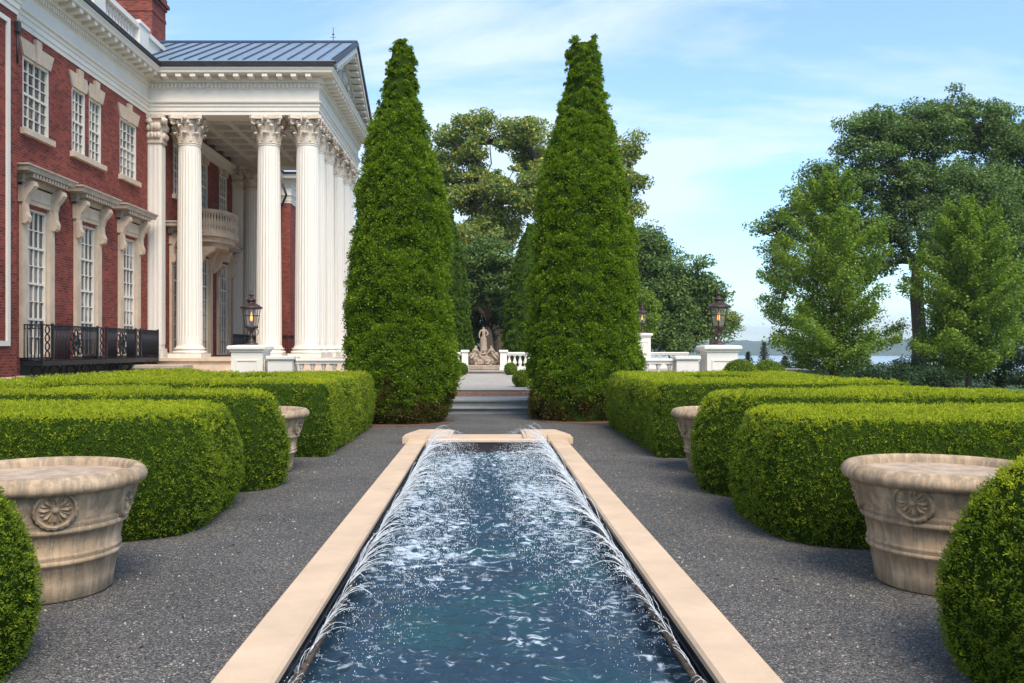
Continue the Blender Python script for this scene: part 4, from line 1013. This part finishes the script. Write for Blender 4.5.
# parapet + main roof + chimney
b = MB(); Xp = -12.78
b.box(Xp-.3, Xp, 12.2, 36, 12.0, 12.28); b.box(Xp-.34, Xp+.05, 12.2, 36, 13.32, 13.5)
for y in np.arange(14.2, 36, 3.9): b.box(Xp-.36, Xp+.06, y-.45, y+.45, 12.281, 13.319); b.box(Xp-.40, Xp+.10, y-.5, y+.5, 13.501, 13.62)
b.box(Xp-.22, Xp-.04, 34.15, 36, 12.281, 13.319)
par = part('parapet', b, M['white'], man)
b = MB(); y = 12.4
while y < 33.2:
    if abs(((y-14.2+1.95) % 3.9)-1.95) > .5: b.lathe(bal_profile(1.03), 8, (Xp-.14, y, 12.285))
    y += .26
parts('parapet_baluster', b, M['white'], par)
b = MB(); b.prism([(-12.95, 12.0), (-22, 14.2), (-31.9, 12.0), (-31.9, 11.5), (-12.95, 11.5)], 'y', 12.1, 67.9); part('main_roof', b, M['roof'], man)
b = MB(); b.box(-16.7, -14.72, 39.9, 41.6, 12, 17.0); b.box(-16.76, -14.66, 39.84, 41.66, 17.001, 17.15); b.box(-16.85, -14.57, 39.75, 41.75, 17.151, 17.3); b.box(-16.76, -14.66, 39.84, 41.66, 17.301, 17.55); b.box(-16.73, -14.69, 39.87, 41.63, 16.45, 16.6)
part('chimney', b, M['brick'], man)
# columns
def column_meshes():
    hs = 9.05; r0 = .475; r1 = .405; zb = .42; base = MB()
    base.box(-.62, .62, -.62, .62, 0, .16)
    base.lathe([(.60, .161), (.625, .19), (.625, .23), (.60, .26), (.545, .265), (.53, .29), (.54, .315), (.575, .32), (.585, .345), (.565, .37), (.51, .375), (.50, .42)], 48)
    sh = MB(); nf = 24; n = nf*6
    prof = []
    for i in range(20):
        t = i/19; z = zb+(8.0-zb)*t; prof.append((r0+(r1-r0)*(t**1.6), z))
    def fl(a, z):
        t = (a*nf/(2*PI)) % 1; d = 0
        if .14 < t < .86 and .5 < z < 7.93: d = .045*math.sin((t-.14)/.72*PI)**.7
        return 1-d
    prof = [(.50, .421), (.485, .45), (r0, .49)]+[p for p in prof if .51 < p[1] < 7.92]+[(r1, 7.94), (r1+.025, 7.96), (r1+.025, 8.0)]
    sh.lathe(prof, n, rfun=fl, smooth=False)
    cp = MB(); z0 = 8.0; hc = 1.04                              # capital 8.0 .. 9.04
    cp.lathe([(.40, z0), (.45, z0+.02), (.45, z0+.05), (.40, z0+.07), (.39, z0+.45), (.42, z0+.70), (.52, z0+.88)], 24)
    def leaf(a, zb_, h, w, out, r):
        ca, sa = math.cos(a), math.sin(a); tx, ty = -sa, ca; rows = []
        prof_ = [(0, 0, .75), (.02, .35, 1.0), (.05, .68, .95), (.13, .92, .8), (out*.8, 1.0, .6), (out, .93, .4), (out*.92, .82, .15)]
        for (o, t, ww) in prof_:
            rr = r+o; z = zb_+h*t
            for u, dz in ((-1, -.02), (-.55, .01), (0, .035), (.55, .01), (1, -.02)):
                rows.append((ca*(rr+dz)+tx*u*w*ww, sa*(rr+dz)+ty*u*w*ww, z-abs(u)*.02))
        fs = []
        for i in range(len(prof_)-1):
            for j in range(4): fs.append((i*5+j, i*5+j+1, (i+1)*5+j+1, (i+1)*5+j))
        cp.add(rows, fs)
    for k in range(8): leaf(k*PI/4, z0+.06, .36, .155, .20, .41)
    for k in range(8): leaf((k+.5)*PI/4, z0+.10, .60, .15, .22, .405)
    for k in range(8): leaf((k+.25)*PI/4, z0+.5, .30, .06, .16, .42); 
    def volute(a, rC, zc_, rad, th, inner=False):
        ca, sa = math.cos(a), math.sin(a); pts = []; rd = []
        for i in range(22):
            t = i/21; ang = PI*.9-t*PI*3.2; rr = rad*(1-.8*t); pts.append((ca*(rC+rr*math.cos(ang)), sa*(rC+rr*math.cos(ang)), zc_+rr*math.sin(ang))); rd.append(th*(1-.4*t))
        cp.tube(pts, rd, 6)
        cp.tube([(ca*.42, sa*.42, z0+.52), (ca*.47, sa*.47, z0+.72), (ca*(rC-rad*.8), sa*(rC-rad*.8), zc_+.04)], [.03, .04, .05], 6)
    for k in range(4): volute(PI/4+k*PI/2, .66, z0+.80, .12, .05)
    for k in range(8): volute(k*PI/4+(.22 if k % 2 else -.22)*1.0+PI/8*0, .52, z0+.80, .075, .028)
    # abacus with concave sides and fleurons
    ab = []
    for k in range(4):
        a0 = PI/4+k*PI/2; c0 = Vector((math.cos(a0), math.sin(a0)))*.80; tv = Vector((-c0.y, c0.x)).normalized()
        ab.append(c0-tv*.07); ab.append(c0+tv*.07)
        a1 = a0+PI/2; c1 = Vector((math.cos(a1), math.sin(a1)))*.80; tv1 = Vector((-c1.y, c1.x)).normalized()
        A, B = c0+tv*.07, c1-tv1*.07
        for q in (.2, .4, .5, .6, .8):
            p = A.lerp(B, q); p = p*(1-.16*math.sin(q*PI)); ab.append(p)
    cp.prism([(p.x, p.y) for p in ab], 'z', z0+.90, z0+hc)
    for k in range(4): a = k*PI/2; cp.ico((.56*math.cos(a), .56*math.sin(a), z0+.93), .085, 1, (1, 1, 1.1), .3, k)
    return base, sh, cp
cb, cs, cc = column_meshes()
def mk_col():
    root = bpy.data.objects.new('column', None); COL.objects.link(root)
    part('base', cb, M['column'], root); part('shaft', cs, M['column'], root); part('capital', cc, M['capital'], root); return root
c0 = mk_col()
colspots = [(-11.14, 33.72), (-8.14, 33.72), (-6.68, 33.72), (-6.68, 35.0), (-6.68, 37.1), (-6.68, 39.8), (-6.68, 41.9), (-6.68, 43.18), (-8.14, 43.18), (-11.14, 43.18)]
off = rootloc(man)
for i, (x, y) in enumerate(colspots):
    c = c0 if i == 0 else copy_tree(c0); c.parent = man; c.location = Vector((x, y+DY, 1.131))-off
    c.scale = (1, 1, (10.19-1.131)/9.04)
# pilasters
def pilaster(x0, x1, y0, y1, zc0=1.13):
    b = MB(); b.box(x0, x1, y0, y1, zc0+.35, 9.15)
    for k in range(3): u = x0+(x1-x0)*(k+.5)/3; b.box(u-.03, u+.03, y0-.02, y0, zc0+.5, 9.05)
    for k in range(5): u = y0+(y1-y0)*(k+.5)/5; b.box(x1, x1+.02, u-.035, u+.035, zc0+.5, 9.05)
    p = part('pilaster', b, M['column'], man)
    b = MB(); b.box(x0, x1+.1, y0-.1, y1+.1, zc0, zc0+.2); b.box(x0, x1+.06, y0-.06, y1+.06, zc0+.201, zc0+.349); part('base', b, M['column'], p)
    b = MB(); b.box(x0, x1+.06, y0-.06, y1+.06, 9.151, 10.05); b.box(x0, x1+.16, y0-.16, y1+.16, 10.051, 10.189)
    for k in range(4):
        for zz, rr in ((9.3, .09), (9.62, .11)): b.ico((x1+.08, y0+(y1-y0)*(k+.5)/4, zz+.12), rr, 1, (1, .9, 1.5), .4, k); b.ico((x0+(x1-x0)*(k+.5)/4, y0-.08, zz+.12), rr, 1, (.9, 1, 1.5), .4, k)
    b.ico((x1+.16, y0-.14, 9.93), .13, 2, (1, 1, 1), .3, 1); b.ico((x0+.1, y0-.14, 9.93), .12, 2, (1, 1, 1), .3, 2)
    part('capital', b, M['capital'], p)
pilaster(XW+.002, XW+.50, 33.58, 34.0); pilaster(XP+.002, XP+.5, 42.9+DY, 43.75+DY)
# curved stone balcony
b = MB(); pts = [(XP, YA-1.7)]
for i in range(13):
    a = -PI/2+PI*i/12; pts.append((XP+.55+.85*math.cos(a), YA+1.7*math.sin(a)))
pts.append((XP, YA+1.7))
b.prism(pts, 'z', 6.150, 6.350)
def shr(k): return [(XP+(p[0]-XP)*k, YA+(p[1]-YA)*k) for p in pts]
b.prism(shr(.9), 'z', 5.930, 6.149); b.prism(shr(.72), 'z', 5.730, 5.929)
for s in (-1, 1): b.prism([(XP, 5.730), (XP+.9, 5.730), (XP+.8, 5.530), (XP+.45, 5.330), (XP+.25, 4.930), (XP, 4.830)], 'y', YA+s*1.2-.12, YA+s*1.2+.12)
bal = part('stone_balcony', b, M['lime'], man)
b = MB(); b.prism(shr(.985), 'z', 7.130, 7.260); b.prism(shr(.96), 'z', 6.351, 6.450); part('balcony_rail', b, M['lime'], bal)
b = MB(); P_ = shr(.93)
for i in range(len(P_)-1):
    p, q = Vector(P_[i]), Vector(P_[i+1])
    b.lathe(bal_profile(.68), 8, (p.x, p.y, 6.450)) ; m_ = (p+q)/2; b.lathe(bal_profile(.68), 8, (m_.x, m_.y, 6.450))
part('balcony_balusters', b, M['lime'], bal)
# iron balcony in front of the ground floor windows
Xb = -11.96; yb0, yb1 = 24.35, 33.0; zt, zl = 2.15, 1.17
b = MB(); b.box(XW, Xb+.03, yb0, yb1, zl-.16, zl-.02); b.box(XW, XW+.04, yb0, yb1, .76, zl-.161)
ib = part('iron_balcony', b, M['iron'], man)
b = MB()
for k in range(9):
    b = MB(); y = yb0+.3+k*(yb1-yb0-.6)/8
    b.tube([(XW+.02, y, .55), (XW+.25, y, .62), (XW+.5, y, .85), (Xb-.02, y, 1.04)], .035, 6); b.tube([(XW+.3+.14*math.cos(t*.6), y, .86+.14*math.sin(t*.6)) for t in range(10)], .02, 5)
    part('bracket', b, M['iron'], ib)
def panel(mb, A, B, fancy=True):
    A = Vector((*A, 0)); B = Vector((*B, 0)); d = B-A; ln_ = d.length; u = d.normalized()
    def P(s, z): q = A+u*s; return (q.x, q.y, z)
    for z in (zt-.02, zt-.13, zl+.06, zl): mb.tube([P(0, z), P(ln_, z)], .020 if z in (zt-.02, zl) else .012, 5)
    n = max(1, int(ln_/.085))
    for k in range(n+1):
        s = ln_*k/n; c = abs(s-ln_/2) < .42 and fancy and ln_ > 1.8
        if not c: mb.tube([P(s, zl), P(s, zt-.02)], .017, 4)
    k = int(ln_/.14)
    for j in range(k):
        s = (j+.5)*ln_/k; mb.tube([P(s+.045*math.cos(t*PI/4), zt-.075+.045*math.sin(t*PI/4)) for t in range(9)], .014, 4)
    if fancy and ln_ > 1.8:
        cz = (zt+zl)/2-.03
        for (dx, dz, r) in ((0, 0, .16), (0, 0, .07), (-.26, .2, .11), (.26, .2, .11), (-.26, -.2, .11), (.26, -.2, .11), (0, .3, .1), (0, -.3, .1), (-.2, 0, .06), (.2, 0, .06)):
            mb.tube([P(ln_/2+dx+r*math.cos(t*PI/6), cz+dz+r*math.sin(t*PI/6)) for t in range(13)], .024, 4)
        for a_ in range(8): mb.tube([P(ln_/2, cz), P(ln_/2+.38*math.cos(a_*PI/4+.4), cz+.36*math.sin(a_*PI/4+.4))], .014, 4)
ysp = [yb0, 24.95, 27.85, 28.5, 30.9, 31.35, yb1]
for i, (a, c) in enumerate(zip(ysp, ysp[1:])):
    b = MB()
    if i in (0, 2, 4):
        for z in (zt-.02, zl): b.tube([(Xb, a, z), (Xb, c, z)], .02, 5)
        m_ = (a+c)/2
        for q in range(4): zz = zl+.14+q*.23; b.tube([(Xb, m_+.12*math.cos(t*PI/5), zz+.11*math.sin(t*PI/5)) for t in range(11)], .024, 4)
    else: panel(b, (Xb, a), (Xb, c))
    part('railing_panel', b, M['iron'], ib)
for y in (yb0, yb1): b = MB(); panel(b, (XW+.01, y), (Xb, y), False); part('railing_panel', b, M['iron'], ib)
b = MB()
for y in ysp: b.box(Xb-.03, Xb+.03, y-.03, y+.03, zl-.02, zt+.03)
parts('post', b, M['iron'], ib)
# portico iron rail between columns + downpipe
b = MB(); zt, zl = 2.1, 1.2
panel(b, (-10.4, 43.1), (-8.8, 43.1), False); panel(b, (-7.6, 43.1), (-7.2, 43.1), False); panel(b, (XP+.3, 43.05), (-11.7, 43.05), False)
panel(b, (-10.6, 38.0), (-10.6, 42.4), True); part('portico_railing', b, M['iron'], man)
b = MB(); b.tube([(XF-.3, 53.3, 11.2), (XF-.15, 53.6, 10.6), (XF-.5, 53.85, 10.0), (XF-.55, 53.88, 9.5), (XF-.55, 53.88, .3)], .07, 8); part('downpipe', b, M['gutter'], man)
b = MB(); b.tube([(-9.3, YA, 10.5), (-9.3, YA, 8.2)], .02, 5); b.lathe([(.02, 8.2), (.22, 8.05), (.26, 7.95), (.2, 7.4), (.08, 7.3), (.02, 7.2)], 8, (-9.3, YA, 0)); part('hanging_lamp', b, M['iron'], man)

# ================================================================== BACKGROUND TREES
def at(px, py, Y): return ((px-VX)/F*Y, Y, H-(py-VY)/F*Y)
def lob(px, py, Y, rx, rz, ry=None, dy=0):
    x, y, z = at(px, py, Y); s = Y/F; return (x, y+dy, z, rx*s, (ry or rx)*s*.8, rz*s)
BT = 'broadleaf trees behind the terrace'
Y = 56
tree('oak_tree', (at(505, 348, Y)[0], Y, 0), [lob(468, 140, Y, 30, 26), lob(520, 138, Y, 24, 24), lob(462, 190, Y, 34, 26), lob(515, 195, Y, 34, 24, dy=-2), lob(478, 240, Y, 32, 20, dy=-2), lob(540, 170, Y, 26, 30, dy=2), lob(500, 225, Y, 22, 18), lob(440, 165, Y, 20, 26)],
     .55, 6.0, 150, 30000, .30, 1.15, M['oakgold'], 'tall open-crowned oak with golden tips and leaning trunk between the two arborvitaes', 'tree', BT, lean=(-1.0, 0), shell=.75, airy=.9)
Y = 60
tree('oak_tree', (at(612, 348, Y)[0], Y, 0), [lob(628, 148, Y, 12, 12), lob(634, 182, Y, 11, 9), lob(632, 210, Y, 10, 8), lob(634, 240, Y, 14, 12), lob(600, 180, Y, 30, 30), lob(600, 230, Y, 30, 30)],
     .5, 7.0, 95, 15000, .32, 1.1, M['oakgold'], 'oak whose wispy side branches show along the right edge of the right arborvitae', 'tree', BT, shell=.7, airy=.9)
Y = 46
tree('shade_tree', (at(488, 345, 44)[0], 44, .0), [lob(478, 262, 44, 28, 24), lob(505, 275, 44, 26, 20), lob(492, 300, 44, 22, 16), lob(462, 285, 44, 16, 24)],
     .3, 3.2, 70, 15000, .20, .75, M['oak'], 'round-topped mid green tree directly behind the statue', 'tree', BT, shell=.5)
tree('background_tree', (0.2, 47, .5), [lob(470, 320, 47, 22, 24), lob(498, 318, 47, 22, 26), lob(484, 300, 47, 30, 22)], .2, 1.5, 50, 9000, .18, .7, M['dark'], 'low dark evergreen mass directly behind the statue figure', 'tree', BT, shell=.4)
Y = 66
for i, (px, py, rx, rz, lb) in enumerate(((455, 300, 40, 60, 'dark tree mass left behind the statue'), (520, 310, 40, 55, 'dark tree mass right behind the statue'), (560, 270, 40, 80, 'dense tree filling in behind the right arborvitae'), (400, 290, 50, 70, 'dense tree filling in behind the left arborvitae'))):
    tree('background_tree', (at(px, 348, Y+i)[0], Y+i, 0), [lob(px, py, Y+i, rx, rz), lob(px+8, py+25, Y+i, rx, rz*.7)], .35, 3, 60, 12000, .34, 1.3, M['dark'], lb, 'tree', BT, shell=.45)
Y = 52
tree('oak_tree', (at(670, 348, Y)[0], Y, 0), [lob(655, 262, Y, 26, 24), lob(690, 278, Y, 26, 22), lob(665, 300, Y, 32, 24), lob(695, 318, Y, 26, 20), lob(650, 325, Y, 26, 20), lob(640, 290, Y, 22, 34), lob(648, 244, Y, 20, 16), lob(706, 305, Y, 16, 22), lob(670, 335, Y, 40, 14)],
     .45, 4.0, 170, 34000, .26, 1.15, M['oak'], 'spreading dark green oak between the right arborvitae and the lantern', 'tree', BT, shell=.6)
tree('small_tree', (at(648, 345, 42)[0], 42, .6), [lob(648, 318, 42, 11, 14), lob(655, 306, 42, 8, 10), lob(645, 300, 42, 9, 12)], .06, 1.3, 26, 2600, .16, .38, M['maple'], 'small bright yellow-green tree beside the far lantern', 'tree', BT)
tree('background_tree', (at(713, 348, 75)[0], 75, -1), [lob(708, 302, 75, 16, 18), lob(720, 325, 75, 16, 14)], .3, 4, 40, 5000, .3, 1.1, M['oakgold'], 'hazy golden tree top behind the right lantern', 'tree', BT)
# right-hand group
RG = 'trees on the lake side lawn'
Y = 50
tree('oak_tree', (at(918, 348, Y)[0], Y, -.6), [lob(880, 140, Y, 42, 30), lob(925, 130, Y, 42, 32), lob(965, 125, Y, 38, 30), lob(1005, 145, Y, 40, 34), lob(855, 185, Y, 36, 30), lob(905, 190, Y, 42, 32), lob(950, 200, Y, 44, 34), lob(1000, 210, Y, 46, 40), lob(890, 235, Y, 30, 24), lob(815, 190, Y, 26, 24), lob(795, 225, Y, 22, 28), lob(785, 265, Y, 18, 20), lob(1045, 190, Y, 40, 50), lob(1000, 265, Y, 40, 26), lob(850, 240, Y, 30, 28), lob(875, 265, Y, 24, 18), lob(775, 235, Y, 16, 26), lob(782, 300, Y, 16, 22)],
     .40, 7.0, 430, 90000, .24, 1.25, M['oak'], 'great dark oak with broad crown on the right skyline', 'tree', RG, shell=.62, airy=.78)
tree('oak_tree', (at(948, 348, 46)[0], 46, -.6), [lob(975, 200, 46, 40, 34), lob(1010, 250, 46, 36, 40), lob(945, 240, 46, 28, 24), lob(985, 285, 46, 36, 30), lob(1020, 320, 46, 34, 32), lob(955, 305, 46, 22, 18)], .48, 6.5, 200, 36000, .22, 1.15, M['oak'], 'second oak with thick trunk beside the great oak on the right', 'tree', RG)
def layered(name, px, Yd, top_py, base_py, hw, label, seed, z0=-.5):
    """young tree with a leader and tiers of spreading sprays"""
    random.seed(seed); s = Yd/F; x, _, ztop = at(px, top_py, Yd); root = empty(name, (x, Yd, z0), label, 'tree', RG)
    tb = MB(); tb.tube([(x, Yd, z0-.2), (x+.05, Yd, z0+2), (x-.04, Yd, (z0+ztop)/2), (x, Yd, ztop)], [.13, .11, .06, .01], 8); LP = []; LN = []
    zb = at(px, base_py, Yd)[2]; k = 95
    for i in range(k):
        t = (i+random.random())/k; z = zb+(ztop-zb)*t; a = i*2.399+random.uniform(-.3, .3)
        rr = 1.12*hw*s*(1-t)**.66*(.35+.65*min(1, (t+.12)/.22))*random.choice((random.uniform(.35, .7), random.uniform(.85, 1.15)))+.12; e = Vector((math.cos(a), math.sin(a), 0)); rise = rr*(.32+.7*t)
        c = Vector((x, Yd, z)); tip = c+e*rr+Vector((0, 0, rise)); limb(tb, c-Vector((0, 0, .1)), tip, .03*(1-t)+.008, .004, .05, 4, 4)
        n = int(720*(rr/1.5)+50); u = RNG.random(n)**.7; lat = RNG.normal(size=n)*.21*rr*(1.05-u*.7); q = np.array(c)[None]+np.outer(u*rr, [e.x, e.y, 0])+np.outer(lat, [-e.y, e.x, 0])
        q[:, 2] += u*rise+RNG.normal(size=n)*.12-np.abs(lat)*.25; LP.append(q); LN.append(np.tile([e.x*.2, e.y*.2, 1.0], (n, 1)))
    V, Q = leaves(np.concatenate(LP), np.concatenate(LN), .095, .8, 1.5)
    part('trunk', tb, M['bark'], root); npmesh('crown', V, Q, M['maple'], root)
layered('young_tree', 832, 34, 178, 372, 72, 'fresh green young tree with tiered branches, left of the great oak', 5)
layered('young_tree', 968, 33, 205, 372, 66, 'bright green young tree with tiered branches, right of the oak trunks', 9)
# understory on the lakeside
UG = 'lakeside shrubs under the trees'
for i, (px, py, rx, rz, Yd, lb) in enumerate(((985, 325, 34, 34, 58, 'dark tree mass filling the gap beyond the right young tree'), (1030, 300, 34, 50, 55, 'tall dark tree mass at the right edge beyond the thicket'), (915, 372, 30, 15, 50, 'dark shrub clump around the great oak trunk'), (810, 375, 34, 14, 40, 'low dark shrub mass under the left young tree'), (880, 376, 40, 13, 42, 'low dark shrub mass left of the oak trunks'), (1000, 365, 42, 26, 39, 'dark thicket at the right edge under the trees'), (1050, 355, 40, 40, 37, 'tall dark thicket beyond the right edge'), (940, 378, 34, 10, 44, 'low shrub band between the two oak trunks'))):
    tree('lakeside_shrub', (at(px, 380, Yd)[0], Yd, -.7), [lob(px, py, Yd, rx, rz), lob(px-rx*.5, py+4, Yd, rx*.7, rz*.8)], .06, .5, 40, 6500, .14, .55, M['dark'], lb, 'shrub', UG)
def spruce(px, top, Yd, base, hwpx, lb):
    s = Yd/F; x, _, zt_ = at(px, top, Yd); z0 = at(px, base, Yd)[2]; root = empty('spruce_tree', (x, Yd, z0), lb, 'conifer', 'young spruces on the slope')
    tb = MB(); tb.tube([(x, Yd, z0), (x, Yd, zt_)], [.09, .01], 6); LP = []; k = 90
    for i in range(k):
        t = i/k; z = z0+(zt_-z0)*t; a = i*2.4; rr = 1.6*hwpx*s*(1-t)*random.uniform(.45, 1.1)+.03; n = 12
        u = RNG.random(n); q = np.stack([x+math.cos(a)*rr*u, Yd+math.sin(a)*rr*u, z-.15*rr*u+.12*rr*u*u], 1)+RNG.normal(size=(n, 3))*.05*np.array([1, 1, .5]); LP.append(q)
        tb.tube([(x, Yd, z), (x+math.cos(a)*rr, Yd+math.sin(a)*rr, z)], .012, 4)
    LP = np.concatenate(LP); V, Q = leaves(LP, np.tile([0, 0, .6], (len(LP), 1)), .09, .8, 2.4)
    part('trunk', tb, M['bark'], root); npmesh('crown', V, Q, M['spruce'], root)
spruce(764, 342, 45, 372, 9, 'pointed little spruce just right of the clipped domes')
spruce(785, 356, 42, 376, 9, 'shorter spruce beneath the left young tree')
spruce(748, 352, 55, 372, 8, 'faint spruce behind the left clipped dome')
spruce(800, 362, 44, 380, 12, 'low spruce at the foot of the left young tree')

# ================================================================== WORLD, SUN, CAMERA
w = bpy.data.worlds.new('World'); S.world = w; w.use_nodes = True; nt = w.node_tree
bg = nt.nodes['Background']; sky = N(nt, 'ShaderNodeTexSky'); sky.sky_type = 'NISHITA'; sky.sun_disc = False
SUN_EL, SUN_AZ = R(52), R(158)      # azimuth clockwise from +Y; 165 = behind the camera, slightly to the right
sky.sun_elevation = SUN_EL; sky.sun_rotation = SUN_AZ; sky.air_density = 1.0; sky.dust_density = .3; sky.ozone_density = 1.5
tc = nt.nodes.new('ShaderNodeTexCoord')
sp = nt.nodes.new('ShaderNodeSeparateXYZ'); L(nt, tc.outputs['Generated'], sp.inputs[0])
mz = N(nt, 'ShaderNodeMath', operation='MAXIMUM'); L(nt, sp.outputs[2], mz.inputs[0]); mz.inputs[1].default_value = .0
az = N(nt, 'ShaderNodeMath', operation='ADD'); L(nt, mz.outputs[0], az.inputs[0]); az.inputs[1].default_value = .22
dx = N(nt, 'ShaderNodeMath', operation='DIVIDE'); L(nt, sp.outputs[0], dx.inputs[0]); L(nt, az.outputs[0], dx.inputs[1])
dy = N(nt, 'ShaderNodeMath', operation='DIVIDE'); L(nt, sp.outputs[1], dy.inputs[0]); L(nt, az.outputs[0], dy.inputs[1])
cv = nt.nodes.new('ShaderNodeCombineXYZ'); L(nt, dx.outputs[0], cv.inputs[0]); L(nt, dy.outputs[0], cv.inputs[1])
mp = N(nt, 'ShaderNodeMapping'); mp.inputs['Rotation'].default_value = (0, 0, R(28)); mp.inputs['Scale'].default_value = (.55, 1.5, 1); L(nt, cv.outputs[0], mp.inputs[0])
n1 = noise_tex(nt, mp.outputs[0], 1.15, 9, .62, .5)
n2 = noise_tex(nt, cv.outputs[0], .55, 3, .5)
am = N(nt, 'ShaderNodeMath', operation='ADD'); L(nt, n1, am.inputs[0]); L(nt, n2, am.inputs[1])
# more veil to the left (towards the house) and low down, as in the photograph
lx = N(nt, 'ShaderNodeMath', operation='MULTIPLY_ADD'); L(nt, sp.outputs[0], lx.inputs[0]); lx.inputs[1].default_value = -.28; L(nt, am.outputs[0], lx.inputs[2])
lz = N(nt, 'ShaderNodeMath', operation='MULTIPLY_ADD'); L(nt, mz.outputs[0], lz.inputs[0]); lz.inputs[1].default_value = -.35; L(nt, lx.outputs[0], lz.inputs[2])
cf = ramp(nt, lz.outputs[0], [(.86, (.10, .10, .10)), (1.42, (.68, .68, .68))])
skyc = mixc(nt, 1, sky.outputs[0], (.72, .90, 1.0), 'MULTIPLY')
cl = mixc(nt, cf, skyc, (3.8, 4.2, 4.55))
L(nt, cl, bg.inputs[0]); bg.inputs[1].default_value = .15
sd = bpy.data.lights.new('sun', 'SUN'); sd.energy = 2.9; sd.angle = R(34); sd.color = (1, .90, .76)
so = bpy.data.objects.new('sun', sd); COL.objects.link(so)
dirv = Vector((math.sin(SUN_AZ)*math.cos(SUN_EL), math.cos(SUN_AZ)*math.cos(SUN_EL), math.sin(SUN_EL)))
so.rotation_euler = dirv.to_track_quat('Z', 'Y').to_euler(); so.location = (0, -10, 40)
# haze
HZ = True
if HZ:
    b = MB(); b.box(-4150, 4150, -4150, 4150, -19.5, 90)
    hm = bpy.data.materials.new('haze'); hm.use_nodes = True; hn = hm.node_tree; hn.nodes.remove(hn.nodes['Principled BSDF'])
    pv = hn.nodes.new('ShaderNodeVolumePrincipled'); pv.inputs['Density'].default_value = .00030; pv.inputs['Color'].default_value = (.82, .9, 1, 1); pv.inputs['Anisotropy'].default_value = .2
    hn.links.new(pv.outputs[0], hn.nodes['Material Output'].inputs['Volume'])
    tag(part('haze', b, hm), kind='stuff')
cd = bpy.data.cameras.new('camera'); cam = bpy.data.objects.new('camera', cd); COL.objects.link(cam); S.camera = cam
cam.location = (0, 0, H); cam.rotation_euler = (PI/2, 0, 0); cd.sensor_width = 36; cd.lens = F/1024*36
cd.shift_x = (512-VX)/1024; cd.shift_y = (VY-341.5)/1024; cd.clip_start = .05; cd.clip_end = 12000
S.view_settings.view_transform = 'Standard'; S.view_settings.look = 'None'; S.view_settings.gamma = 1; S.view_settings.exposure = .88
S.cycles.max_bounces = 6; S.cycles.transparent_max_bounces = 8; S.cycles.volume_bounces = 0
S.cycles.use_denoising = True
